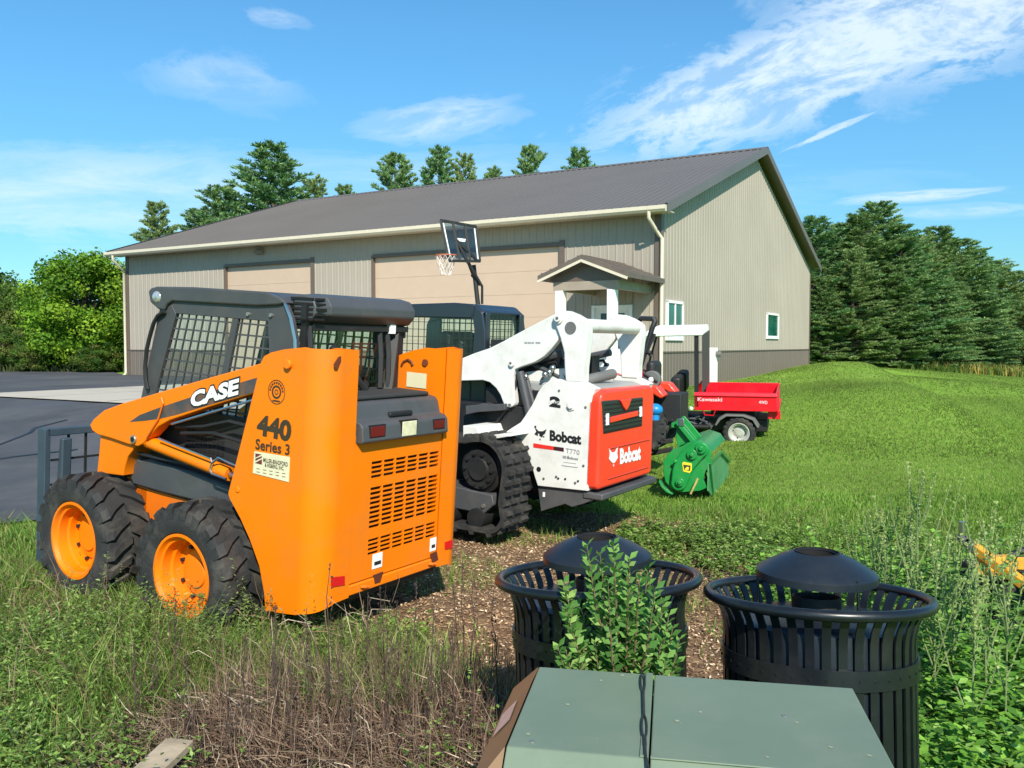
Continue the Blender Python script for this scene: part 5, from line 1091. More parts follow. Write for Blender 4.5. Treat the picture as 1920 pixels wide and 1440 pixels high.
# chain lying over the box
def ubp(px, py, z_): p_ = atz(px, py, z_); R2 = Matrix.Rotation(-ang_, 3, 'Z'); return p_
m = MB(); cz = ZT + .008
p0, p1 = atz(1205, 1262, cz), atz(1210, 1412, cz)
pts = [p0 + (p1 - p0) * t for t in np.linspace(0, 1, 13)]
m.tube([p0 + np.array([0, .02, -.0]), p0 + np.array([0, .035, -.1]), p0 + np.array([0, .04, -.35])], .0035, 6)
m.tube(pts[3:8], .0032, 6); m.tube(pts[11:] + [p1 + np.array([0, -.06, -.02]), p1 + np.array([0, -.12, -.10]), p1 + np.array([0, -.13, -.4])], .0032, 6)
for a, b in ((0, 3), (7, 10)):
    A, B = Vector(pts[a]), Vector(pts[b]); mid = (A + B) / 2; hl_ = (B - A).length / 2; d = (B - A).normalized(); sdv = d.cross(Vector((0, 0, 1)))
    m.tube([mid + d * cos(t) * hl_ + sdv * sin(t) * .0055 for t in np.linspace(0, 2*pi, 21)], .0022, 6)
m.tube(pts[10:12], .004, 6)
ch = m.build('chain', pm('dark_wire_rope', (.05, .05, .045), .45, .6, var=.4, vscale=60), None); tag(ch, 'thin dark wire and link chain lying across the green utility box', 'chain')

# weathered board
bp0, bp1 = atz(338, 1392, .25), atz(250, 1475, .23)
m = MB(); A, B = Vector(bp0), Vector(bp1); B = A + (B - A).normalized() * .9; m.beam(A, B, .105, .03); bd = m.build('wooden_board', M['wood'], None, bevel=.004); tag(bd, 'weathered grey wooden board lying in the dead weeds', 'board')
# white marker post on the far lawn edge
mp = at(1811, 720, 45.); mz = float(zg(mp[0], 45.)); m = MB(); m.cyl((0, 0, -.6), (0, 0, 1.0), .075, 12); m.ball((0, 0, 1.0), .075); po = m.build('marker_post', M['whitet'], None); top_ = at(1811, 699, 45.); po.location = (mp[0], 45., top_[2] - 1.0); tag(po, 'small white marker post at the far edge of the lawn', 'post')

# amber implement at the right edge
IF = Fr(200, 0, at(1812, 1035, 4.6), (0, 0, 0)) 
im = empty('towed_implement', loc=tuple(at(1812, 1035, 4.6) * np.array([1, 1, 0]) + np.array([0, 0, float(zg(2.4, 4.6))]))); tag(im, 'amber steel implement with hitch and black tyres half hidden in weeds', 'implement')
iz = im.location.z
def IP(px, py, Y): p_ = at(px, py, Y); return (p_[0] - im.location.x, p_[1] - im.location.y, p_[2] - iz)
m = MB(); m.beam(IP(1820, 1022, 4.62), IP(1940, 1110, 4.3), .05, .05); m.beam(IP(1820, 1022, 4.66), IP(1862, 1052, 4.75), .05, .04); m.beam(IP(1862, 1052, 4.8), IP(1990, 1060, 4.9), .06, .07); m.beam(IP(1838, 1068, 4.55), IP(1862, 1052, 4.75), .05, .05)
m.beam(IP(1835, 1062, 4.6), IP(1900, 1058, 4.6), .06, .10); m.beam(IP(1935, 1050, 4.6), IP(1940, 1120, 4.2), .06, .06); m.build('frame', M['yor'], im, bevel=.005)
m = MB(); m.beam(IP(1805, 1010, 4.6), IP(1826, 1030, 4.6), .05, .05); m.beam(IP(1795, 1008, 4.6), IP(1816, 1014, 4.6), .05, .03); m.build('coupler', M['dgrey'], im, bevel=.005)
m = MB(); m.cyl(IP(1804, 1012, 4.6), IP(1803, 978, 4.6), .014, 10); m.build('jack_handle', M['steel'], im)
m = MB(); m.tube([IP(1895, 1042, 4.8), IP(1910, 1034, 4.8), IP(1945, 1026, 4.8)], .02, 8); m.tube([IP(1870, 1045, 4.7), IP(1880, 1050, 4.7)], .03, 8); m.build('lever', M['black'], im)
for px_, py_, Y_, r_ in ((1850, 1112, 4.9, .16), (1945, 1150, 4.4, .22)):
    q = IP(px_, py_, Y_); m = MB(); mm_ = MB(); tyre(mm_, (0, 0, 0), r_, r_*.5, .14, lugs=16, lug=.012); m.add([(y * .3 + x * .95 + q[0], x * -.3 + y * .95 + q[1], z_ + q[2]) for x, y, z_ in mm_.v], mm_.f); m.build('wheel', M['rubber'], im)
q = IP(1880, 1110, 4.9); m = MB(); m.box(q[0] - .1, q[0] + .35, q[1] - .1, q[1] + .3, q[2] - .15, q[2] + .12); m.build('gearbox', M['black'], im, bevel=.02)

# ------------------------------------------------------------------ plants
def np_mesh(name, co, tris, cols, mat_, parent=None):
    me = bpy.data.meshes.new(name); me.vertices.add(len(co)); me.vertices.foreach_set('co', co.astype(np.float32).ravel())
    me.loops.add(tris.size); me.loops.foreach_set('vertex_index', tris.astype(np.int32).ravel()); n_ = len(tris); k = tris.shape[1]; me.polygons.add(n_)
    me.polygons.foreach_set('loop_start', (np.arange(n_) * k).astype(np.int32)); me.polygons.foreach_set('loop_total', np.full(n_, k, np.int32)); me.update(calc_edges=True)
    a = me.attributes.new('leafcol', 'FLOAT_COLOR', 'POINT'); a.data.foreach_set('color', np.concatenate([cols, np.ones((len(cols), 1))], 1).astype(np.float32).ravel())
    me.materials.append(mat_); o = bpy.data.objects.new(name, me); COL.objects.link(o)
    if parent is not None: o.parent = parent
    return o
def blades(P, h, wd, bend, dirs=None, face=None):
    """P Nx3 bases; returns verts (N*5), tris (N*3)"""
    n_ = len(P); th = rng.uniform(0, 2*pi, n_) if dirs is None else dirs; fa = rng.uniform(0, 2*pi, n_)
    bx, by = np.cos(th) * bend * h, np.sin(th) * bend * h; wx, wy = np.cos(fa) * wd / 2, np.sin(fa) * wd / 2
    V = np.zeros((n_, 5, 3)); V[:, 0] = P; V[:, 1] = P; V[:, 0, 0] -= wx; V[:, 0, 1] -= wy; V[:, 1, 0] += wx; V[:, 1, 1] += wy
    mid = P + np.stack([bx * .3, by * .3, h * .58], 1); V[:, 2] = mid; V[:, 3] = mid; V[:, 2, 0] -= wx * .8; V[:, 2, 1] -= wy * .8; V[:, 3, 0] += wx * .8; V[:, 3, 1] += wy * .8
    V[:, 4] = P + np.stack([bx, by, h * np.sqrt(np.clip(1 - bend**2 * .5, .15, 1))], 1)
    b = np.arange(n_)[:, None] * 5; T = np.stack([b + [0, 1, 2], b + [1, 3, 2], b + [2, 3, 4]], 1).reshape(-1, 3); return V.reshape(-1, 3), T
def leaves(C_, D, Nn, ln, wd):
    """diamond leaves: centre-base C, direction D, normal N"""
    D = D / (np.linalg.norm(D, axis=1, keepdims=True) + 1e-9); S = np.cross(D, Nn); S /= (np.linalg.norm(S, axis=1, keepdims=True) + 1e-9)
    n_ = len(C_); V = np.zeros((n_, 4, 3)); ln = np.broadcast_to(ln, n_)[:, None]; wd = np.broadcast_to(wd, n_)[:, None]
    V[:, 0] = C_; V[:, 1] = C_ + D * ln * .5 + S * wd / 2; V[:, 2] = C_ + D * ln; V[:, 3] = C_ + D * ln * .5 - S * wd / 2
    V[:, 1] += np.cross(S, D) * wd * .12; V[:, 3] += np.cross(S, D) * wd * .12
    b = np.arange(n_)[:, None] * 4; T = np.stack([b + [0, 1, 2], b + [0, 2, 3]], 1).reshape(-1, 3); return V.reshape(-1, 3), T
def palette(n_, cols, wts, var=.2):
    c_ = np.array(cols)[rng.choice(len(cols), n_, p=np.array(wts) / sum(wts))]; return np.clip(c_ * rng.uniform(1 - var, 1 + var, (n_, 1)), 0, 1)
def scatter(n_, x0, x1, y0, y1): return rng.uniform(x0, x1, n_), rng.uniform(y0, y1, n_)
GR = [(.19, .32, .045), (.27, .40, .07), (.12, .22, .03), (.37, .44, .12), (.42, .38, .17)]
def visible(x, y, mx=.66): return (np.abs(x) < y * mx + .6)
parts = []
def lawn(n_, x0, x1, y0, y1, h0, h1, wd, cols=GR, w_=(3, 3, 2, 2, .6), keep=None, bend=(.2, .9)):
    x, y = scatter(n_, x0, x1, y0, y1); k = visible(x, y) & (rng.random(n_) > soil(x, y) * 1.05)
    u, v = uvb(x, y); k &= ~((u > .1) & (v > -10.2) & (u < 20.5)); k &= ~((u > -.2) & (u < LB) & (v > -.05) & (v < WB + .2)); k &= ~(pdist(ASP, x, y) > -.02)
    if keep is not None: k &= keep(x, y)
    x, y = x[k], y[k]; n2 = len(x); P = np.stack([x, y, zg(x, y)], 1); h = rng.uniform(h0, h1, n2)
    V, T = blades(P, h, wd * rng.uniform(.7, 1.3, n2), rng.uniform(*bend, n2)); c_ = palette(n2, cols, w_)
    # mown lawn reads in light and dark swathes of growth
    sw = .5 + .5 * np.sin(x * 1.1 + np.sin(y * .5) * 2) * np.sin(y * .8 + x * .3); sw2 = .5 + .5 * np.sin(x * .37 + y * .21 + 1.5 * np.sin(y * .23)); c_ = c_ * (.66 + .30 * sw + .26 * sw2)[:, None]
    mean_ = c_.mean(0); k9 = np.clip((y - 8) / 14, 0, .75)[:, None]; lum = (.66 + .30 * sw + .26 * sw2)[:, None]; st = .5 + .5 * np.sin((x * .96 - y * .29) * 3.4); c_ = c_ * (1 - k9) + mean_ * lum / lum.mean() * k9; c_ = c_ * (.92 + .16 * st)[:, None]   # mower passes
    parts.append((V, T, np.repeat(c_, 5, 0)))
def flush(name, label=None, mat_='leaf'):
    V = []; T = []; C_ = []; b = 0
    for v, t, c_ in parts: V.append(v); T.append(t + b); C_.append(c_); b += len(v)
    parts.clear(); o = np_mesh(name, np.concatenate(V), np.concatenate(T), np.concatenate(C_), M[mat_]); tag(o, label, 'grass', kind='stuff'); return o
lawn(140000, -1.0, 9, 5.2, 12, .015, .042, .007, [(.24, .39, .06), (.33, .47, .09), (.16, .28, .04), (.42, .49, .15), (.46, .42, .20)]); lawn(120000, -.5, 15, 12, 22, .02, .045, .014); lawn(90000, 3, 30, 22, 45, .02, .05, .035)
lawn(11000, .8, 6, 6.0, 9.5, .03, .08, .010, [(.20, .38, .05), (.30, .50, .09), (.13, .26, .04)], (3, 2, 2))
flush('lawn_grass', 'mown green lawn grass', 'turf')
# rough grass in the left and bottom foreground
WG = [(.12, .24, .035), (.20, .33, .055), (.07, .14, .02), (.32, .36, .12), (.34, .27, .12), (.20, .13, .07)]
def rough(n_, x0, x1, y0, y1, h0, h1, wd, w_, k2=None, bend=(.2, 1.), cols=WG):
    x, y = scatter(n_, x0, x1, y0, y1); k = visible(x, y, .72)
    if k2 is not None: k &= k2(x, y)
    x, y = x[k], y[k]; n2 = len(x); P = np.stack([x, y, zg(x, y)], 1); cl = .55 + .45 * np.sin(x * 5 + 2 * np.sin(y * 3)) * np.sin(y * 4.3 + x); h = rng.uniform(h0, h1, n2) * (.5 + .6 * cl)
    V, T = blades(P, h, wd * rng.uniform(.6, 1.4, n2), rng.uniform(*bend, n2)); parts.append((V, T, np.repeat(palette(n2, cols, w_, .3), 5, 0)))
off = lambda x, y: (pdist(ASP, x, y) < .05) & (rng.random(len(x)) > soil(x, y) * 1.1)
nobox = lambda x, y: ~((x > -.12) & (y < 2.75))
rough(26000, -4.6, -.3, 3.0, 6.0, .20, .44, .004, (2.6, 2.2, 2.2, 1.6, 1.3, 1.2), lambda x, y: off(x, y) & nobox(x, y) & (y < 4.35 - .25 * (x + 1)) & ~((x > -1.35 + .3 * np.sin(y * 7)) & (y < 3.45)), (.3, 1.)); rough(70000, -4.6, .0, 2.6, 6.2, .08, .26, .005, (3, 2.2, 2.4, 1.4, 1.5, 1.4), lambda x, y: off(x, y) & nobox(x, y) & ~((x > -1.3 + .3 * np.sin(y * 7)) & (y < 3.5) & (rng.random(len(x)) < .8)))
rough(22000, -6, -2.2, 3.6, 7.6, .10, .28, .008, (3, 3, 2, 1.3, .8, .3), off)
rough(9000, -1.6, -.1, 3.8, 4.9, .06, .20, .006, (2.5, 3, 1, 1, 1.2, .6), lambda x, y: nobox(x, y) & (rng.random(len(x)) > soil(x, y) * .95))
rough(11000, -.8, 2.8, 5.0, 8.8, .03, .12, .006, (3, 3, 1, 1, 1, .4), lambda x, y: (np.sin(x * 3.1 + y) * np.sin(y * 2.7 - x * 1.3) > .12)); rough(9000, .8, 4, 4.4, 8.5, .05, .16, .006, (3, 3, 1, 1, 1, .4), lambda x, y: rng.random(len(x)) > .72 * soil(x, y))
# leafy weeds low in the lower left
x, y = scatter(9000, -3.8, -.95, 2.7, 5.2); k = visible(x, y, .72) & (rng.random(len(x)) < np.clip(.35 + .5 * np.sin(x * 2.3 + 1.2 * np.sin(y * 2.1)) + .35 * (3.7 - y) - .25 * (x + 1.6), .03, 1)); x, y = x[k], y[k]
def leafy(x, y, h0, h1, per, ln, wd, cols, w_, spread=.05):
    n_ = len(x); H = rng.uniform(h0, h1, n_); ii = np.repeat(np.arange(n_), per); t = rng.uniform(.15, 1, n_*per); a = rng.uniform(0, 2*pi, n_*per)
    lean = rng.uniform(-.25, .25, (n_, 2)); C_ = np.stack([x[ii] + lean[ii, 0]*H[ii]*t, y[ii] + lean[ii, 1]*H[ii]*t, zg(x, y)[ii] + H[ii]*t], 1)
    D = np.stack([np.cos(a), np.sin(a), rng.uniform(-.2, .6, n_*per)], 1); Nn = np.stack([rng.uniform(-.4, .4, n_*per), rng.uniform(-.4, .4, n_*per), np.ones(n_*per)], 1)
    V, T = leaves(C_, D, Nn, ln * rng.uniform(.6, 1.3, n_*per) * (1.15 - .5 * t), wd * rng.uniform(.7, 1.2, n_*per) * (1.1 - .4*t)); parts.append((V, T, np.repeat(palette(n_*per, cols, w_, .25), 4, 0)))
LC = [(.15, .27, .05), (.25, .39, .08), (.09, .17, .03), (.36, .47, .15)]
leafy(x, y, .10, .34, 12, .042, .016, LC, (3, 3, 2, 1.4))
x, y = scatter(45, -2.5, -1.0, 4.0, 4.7); leafy(x, y, .25, .55, 46, .035, .010, [(.17, .25, .08), (.25, .33, .12)], (1, 1))
x, y = scatter(420, -1.5, -.45, 4.0, 4.9); leafy(x, y, .05, .16, 7, .05, .03, LC, (2, 4, 1, 2))
x, y = scatter(60, -.35, -.05, 2.6, 3.4); leafy(x, y, .1, .34, 14, .035, .016, LC, (2, 3, 2, 1))
flush('rough_grass', 'rough green and straw coloured weeds and grass in the foreground')
# broadleaf ground cover at the lower right
x, y = scatter(4200, 1.32, 4.2, 2.4, 6.0); k = visible(x, y, .72) & (x > 1.25 + .1 * (y - 2.4)) & (rng.random(len(x)) > .25 * (y - 3.6)); x, y = x[k], y[k]
leafy(x, y, .12, .42, 11, .062, .042, [(.13, .31, .04), (.22, .44, .06), (.08, .19, .03), (.32, .52, .12)], (3, 3, 2, 1))
x, y = scatter(700, 1.4, 3.4, 5.0, 7.4); leafy(x, y, .06, .25, 12, .045, .025, LC, (3, 3, 2, 1))
x, y = scatter(420, .9, 2.2, 6.3, 7.8); leafy(x, y, .05, .13, 14, .05, .03, LC, (3, 3, 2, 1))
o = flush('leafy_ground_cover', 'broad green leaves of low weeds at the lower right'); o['category'] = 'weeds'
# dead brush
def twigs(n_, x0, x1, y0, y1, z0, z1, l0, l1, wd, flat=.35):
    x, y = scatter(n_, x0, x1, y0, y1); k = (((x - (x0+x1)/2) / ((x1-x0)/2))**2 + ((y - (y0+y1)/2) / ((y1-y0)/2))**2) < 1; x, y = x[k], y[k]; n2 = len(x)
    P = np.stack([x, y, zg(x, y) + rng.uniform(z0, z1, n2)], 1); ln = rng.uniform(l0, l1, n2); a = rng.uniform(0, 2*pi, n2); e = rng.normal(0, flat, n2)
    D = np.stack([np.cos(a)*np.cos(e), np.sin(a)*np.cos(e), np.abs(np.sin(e))], 1); S = np.cross(D, np.array([0, 0, 1.])); S /= np.linalg.norm(S, axis=1, keepdims=True) + 1e-9; S = S * .8 + np.array([0, 0, .6]); wv = (wd * rng.uniform(.6, 1.5, n2))[:, None]
    md = P + D * ln[:, None] * .5 + np.stack([rng.normal(0, .02, n2), rng.normal(0, .02, n2), rng.uniform(0, .04, n2)], 1)
    V = np.stack([P - S*wv/2, P + S*wv/2, md - S*wv/2, md + S*wv/2, P + D*ln[:, None]], 1); b = np.arange(n2)[:, None]*5; T = np.stack([b+[0,1,2], b+[1,3,2], b+[2,3,4]], 1).reshape(-1, 3)
    parts.append((V.reshape(-1, 3), T, np.repeat(palette(n2, [(.26, .185, .125), (.15, .10, .065), (.46, .38, .28), (.08, .05, .035), (.21, .135, .085)], (3, 3, 1.4, 2.6, 2.4), .35), 5, 0)))
twigs(22000, -1.6, .2, 2.4, 3.8, .0, .15, .05, .24, .0035); twigs(900, -1.3, -.1, 2.9, 3.8, .06, .15, .1, .30, .004, .4); twigs(2200, -4.5, -.5, 3.2, 5.6, .0, .2, .08, .3, .004, .8)
# standing dead grass, fine and vertical
x, y = scatter(2200, -1.3, .0, 3.0, 4.0); k = (y < 4.1 - .2*abs(x+.6)) & nobox(x, y); x, y = x[k], y[k]; P = np.stack([x, y, zg(x, y)], 1); h = rng.uniform(.12, .42, len(x))
V, T = blades(P, h, .0035, rng.uniform(.05, .4, len(x))); parts.append((V, T, np.repeat(palette(len(x), [(.22, .14, .10), (.34, .26, .18), (.14, .08, .06)], (3, 1.5, 2), .3), 5, 0)))
o = flush('dead_brush', 'tangle of dead grey brown stems and twigs in the bottom foreground', 'straw'); o['category'] = 'dead weeds'
# wood chips on the bare soil
n_ = 60000; x, y = scatter(n_, -2, 3.4, 3.5, 8.9); k = rng.random(n_) < soil(x, y) * .95 + .0; x, y = x[k], y[k]; n2 = len(x)
a = rng.uniform(0, 2*pi, n2); D = np.stack([np.cos(a), np.sin(a), rng.normal(0, .25, n2)], 1); Nn = np.stack([rng.normal(0, .4, n2), rng.normal(0, .4, n2), np.ones(n2)], 1)
V, T = leaves(np.stack([x, y, zg(x, y) + rng.uniform(.002, .014, n2)], 1), D, Nn, rng.uniform(.012, .042, n2), rng.uniform(.006, .016, n2)); parts.append((V, T, np.repeat(palette(n2, [(.58, .39, .22), (.36, .23, .13), (.16, .10, .06), (.80, .63, .42), (.46, .30, .16)], (3, 3, 2, 2, 3), .25), 4, 0)))
o = flush('wood_chips', 'brown wood chips and dry litter on the bare soil', 'straw'); o['category'] = 'wood chips'

# tall dark dead stalks
stalks = [(55, 1135, 3.4), (890, 1075, 3.8), (868, 1050, 3.9), (780, 1090, 3.9), (640, 1150, 3.3), (545, 1200, 3.2), (815, 1120, 3.5), (735, 1210, 3.2), (460, 1190, 3.3), (515, 1135, 3.3), (510, 1160, 3.5), (575, 1140, 3.4), (620, 1055, 3.35), (690, 1110, 3.7), (725, 1145, 3.6), (712, 1100, 3.9), (745, 1125, 3.8), (765, 1180, 3.4), (800, 1210, 3.3), (850, 1095, 3.6), (848, 1170, 3.3), (832, 1200, 3.5), (925, 1118, 3.6), (330, 1125, 3.7), (345, 1230, 3.2), (290, 1180, 3.6), (430, 1260, 3.1), (885, 1240, 3.2), (660, 1230, 3.1), (250, 1210, 3.4)]
stalk_mat = pm('dead_stalk_brown', (.07, .045, .035), .9, var=.4, vscale=30)
for px_, py_, Y_ in stalks[1:]:
    tp_ = at(px_, py_, Y_); zb = float(zg(tp_[0], Y_)); hgt = tp_[2] - zb
    if hgt < .1: continue
    m = MB(); lx = random.uniform(-.04, .04); P = [(lx + random.uniform(-.008, .008)*2 * i/6 - lx*i/6, random.uniform(-.01, .01), hgt * i / 6) for i in range(7)]; P[-1] = (0, 0, hgt)
    m.tube(P, [.0035, .003, .003, .0026, .0022, .002, .0015], 5)
    for i in range(16):
        t = random.uniform(.55, 1); z_ = hgt * t; a = random.uniform(0, 2*pi); r_ = random.uniform(.006, .018); m.ball((cos(a)*r_*.6, sin(a)*r_*.6, z_), .0032, 5, 4, sq=(1, 1, 1.8))
    for i in range(4):
        t = random.uniform(.2, .6); a = random.uniform(0, 2*pi); m.tube([(0, 0, hgt*t), (cos(a)*.02, sin(a)*.02, hgt*t + .04), (cos(a)*.03, sin(a)*.03, hgt*t + .12)], .0018, 4)
    o = m.build('dead_stalk', stalk_mat, None); o.location = (tp_[0], Y_, zb)
    tag(o, 'thin dark dead weed stalk standing in front of the orange skid steer', 'dead stalk', 'dead weed stalks in front of the skid steer')

# seedy green weeds at the right
def seed_weed(px_, py_, Y_, label, spread=.5, seed=0):
    global rng
    tp_ = at(px_, py_, Y_); zb = float(zg(tp_[0], Y_)); H = tp_[2] - zb; o = empty('tall_weed', loc=(tp_[0], Y_, zb)); tag(o, label, 'weed', 'tall pale green seeding weeds at the right')
    m = MB(); rr_ = random.Random(seed); paths = [[Vector((0, 0, 0)), Vector((rr_.uniform(-.03, .03), 0, H*.5)), Vector((0, 0, H))]]
    for k in range(12):
        t = rr_.uniform(.25, .85); a = rr_.uniform(0, 2*pi); ln = H * (1 - t) * rr_.uniform(.5, .95) + .04; b = Vector((0, 0, H*t)); paths.append([b, b + Vector((cos(a)*ln*.35*spread, sin(a)*ln*.35*spread, ln*.5)), b + Vector((cos(a)*ln*.55*spread, sin(a)*ln*.55*spread, ln))])
    for p_ in paths: m.tube(p_, [.0035, .003, .0012], 5)
    m.build('stem', pm('weed_stem', (.20, .26, .10), .7), o)
    C_ = []; D = []; S_ = []; cl = []
    for p_ in paths:
        for i in range(46):
            t = rr_.random() ** .8; q = (p_[0].lerp(p_[1], t*2) if t < .5 else p_[1].lerp(p_[2], t*2 - 1)); a = rr_.uniform(0, 2*pi)
            if t > .5: s_ = rr_.uniform(.008, .018); C_.append(q + Vector((rr_.uniform(-.008, .008), rr_.uniform(-.008, .008), 0))); D.append((cos(a), sin(a), rr_.uniform(.2, 1.5))); S_.append((s_, s_*.7)); cl.append((.40, .47, .17) if rr_.random() < .6 else (.28, .38, .10))
            elif rr_.random() < .35: s_ = rr_.uniform(.03, .07); C_.append(q); D.append((cos(a), sin(a), rr_.uniform(-.2, .6))); S_.append((s_, s_*.35)); cl.append((.14, .28, .05) if rr_.random() < .6 else (.22, .36, .09))
    S_ = np.array(S_); V, T = leaves(np.array([tuple(c_) for c_ in C_]), np.array(D), np.tile(np.array([[.2, -.3, 1.]]), (len(C_), 1)), S_[:, 0], S_[:, 1]); np_mesh('leaves', V, T, np.repeat(np.array(cl), 4, 0), M['leaf'], o)
for i, (a, b, Y_, lb_) in enumerate([(1722, 880, 4.2, 'tallest seeding weed, its tip high over the lawn right of the bins'), (1668, 935, 4.4, 'pale seeding weed directly left of the tallest weed'), (1795, 985, 3.9, 'seeding weed close to the hitch of the amber implement'), (1860, 950, 3.6, 'thin seeding weed in front of the amber frame, tip above it'), (1640, 960, 4.6, 'leftmost pale seeding weed, just above the right bin lid'), (1755, 1010, 3.6, 'seeding weed rising beside the rim of the right bin'), (1895, 1000, 3.3, 'rightmost seeding weed at the edge over the amber frame'), (1830, 1070, 3.2, 'short seeding weed in front of the small black tyre of the implement'), (1700, 1010, 5.2, 'seeding weed on the bare ground behind the right bin')]): seed_weed(a, b, Y_, lb_, .6, i + 5)

# small bush beside the left bin
bs = atz(1165, 1268, .79); bY = 2.46; bs = at(1172, 1262, bY); zb = float(zg(bs[0], bY)); bush = empty('small_bush', loc=(bs[0], bY, zb)); tag(bush, 'small green leafy bush growing between the utility box and the left litter bin', 'bush')
tips = [(1100, 1020), (1150, 1016), (1180, 1045), (1125, 1035), (1215, 1062), (1065, 1100), (1055, 1090), (1245, 1125), (1262, 1175), (1275, 1195), (1060, 1215), (1075, 1165), (1200, 1075), (1160, 1060), (1255, 1150), (1110, 1110), (1230, 1100), (1140, 1090), (1185, 1110), (1250, 1230), (1090, 1140), (1240, 1200), (1060, 1140), (1210, 1150), (1150, 1150), (1115, 1200), (1180, 1200), (1220, 1230), (1270, 1240), (1085, 1240), (1045, 1210)]
C_ = []; D = []; S_ = []; cl = []; m = MB(); rr_ = random.Random(3)
for k, (a, b) in enumerate(tips):
    tp_ = at(a, b, bY + rr_.uniform(-.10, .10)); T_ = Vector((tp_[0] - bs[0], tp_[1] - bY, tp_[2] - zb)); z0_ = max(.3, T_.z - rr_.uniform(.15, .35)); b0_ = Vector((T_.x * .25, T_.y * .2, z0_ * .85)); md = b0_.lerp(T_, .5) + Vector((T_.x * .1, 0, -.01)); path = [Vector((0, 0, 0)), b0_, md, T_]; m.tube(path, [.006, .004, .003, .001], 5)
    seg_ = path[1:]
    for i in range(64):
        t = i / 64; q = seg_[0].lerp(seg_[1], t*2) if t < .5 else seg_[1].lerp(seg_[2], t*2 - 1); dirv = (seg_[2] - seg_[0]).normalized(); a_ = i * 2.4; side_ = Vector((cos(a_), sin(a_), 0)); D.append(tuple(side_ * .9 + dirv * .75)); C_.append(tuple(q)); s_ = .048 * (1 - .35 * t) * rr_.uniform(.8, 1.2); S_.append((s_, s_ * .52)); g = rr_.random(); cl.append((.09, .22, .045) if g < .5 else ((.19, .37, .08) if g < .88 else (.32, .48, .13)))
m.build('stem', pm('bush_stem', (.16, .10, .06), .8), bush)
S_ = np.array(S_); Nn = rng.normal(0, .5, (len(C_), 3)) + np.array([0, -.3, 1]); V, T = leaves(np.array(C_), np.array(D), Nn, S_[:, 0], S_[:, 1]); np_mesh('leaves', V, T, np.repeat(np.array(cl), 4, 0), M['leaf'], bush)

# ------------------------------------------------------------------ trees
def pine_meshes(seed, H=12., R=2.6, dens=1.):
    r_ = random.Random(seed); g = np.random.default_rng(seed); C_ = []; D = []; S_ = []; cl = []; tk_ = MB()
    tk_.tube([(0, 0, -.8), (0, 0, H*.5), (r_.uniform(-.15, .15), 0, H*.96)], [.17, .10, .02], 8)
    z_ = H * .04
    lop = r_.uniform(0, 2*pi)
    while z_ < H * .99:
        tt = z_ / H; nb = 7 if tt < .8 else 5; a0 = r_.uniform(0, 2*pi)
        for k in range(nb):
            a = a0 + 2*pi*k/nb + r_.uniform(-.35, .35); prof = (1 - tt) ** .62 * (.72 + .28 * min(1, tt * 6)) * (1 + .16 * sin(z_ * 2.1 + seed)); Lb = R * prof * r_.uniform(.45, 1.3) * (1 + .14 * cos(a - lop)) + .22
            up = .12 + .75 * tt + r_.uniform(-.12, .12); dv = Vector((cos(a), sin(a), up)).normalized(); p0 = Vector((0, 0, z_ + r_.uniform(-.12, .12)))
            if Lb > .6: tk_.tube([p0, p0 + dv * Lb * .9], [.035 * (1 - tt) + .012, .008], 4)
            ns = max(3, int(Lb / .20 * dens))
            for i in range(ns):
                t = .28 + .72 * (i + 1) / ns; q = p0 + dv * Lb * t; q.z -= .05 * Lb * t * t * (1 - tt)
                for j in range(3):
                    off_ = Vector((r_.uniform(-1, 1), r_.uniform(-1, 1), r_.uniform(-.25, .45))) * .20 * (1.15 - t * .4) * (.5 + .5 * Lb / R) ; c0 = q + off_; tone = r_.uniform(.7, 1.3)
                    for n__ in range(11):
                        w_ = Vector((r_.gauss(0, 1), r_.gauss(0, 1), abs(r_.gauss(0, .7)) + .15)) + dv * 1.0; C_.append(tuple(c0)); D.append(tuple(w_)); S_.append((r_.uniform(.16, .30), r_.uniform(.035, .06))); cl.append(tone)
        z_ += .34 if tt < .8 else .26
    cl = np.array(cl); base = np.array([((.19, .32, .12), (.16, .30, .12), (.22, .32, .12), (.17, .28, .10))[seed % 4]]) * cl[:, None]; yl = g.random(len(cl)) < .25; base[yl] = base[yl] * np.array([1.6, 1.35, 1.1])
    S_ = np.array(S_); V, T = leaves(np.array(C_), np.array(D), g.normal(0, 1, (len(C_), 3)), S_[:, 0], S_[:, 1]); cr = np_mesh('crown', V, T, np.repeat(base, 4, 0), M['needle']); tr_ = tk_.build('trunk', M['bark'], None); return cr, tr_
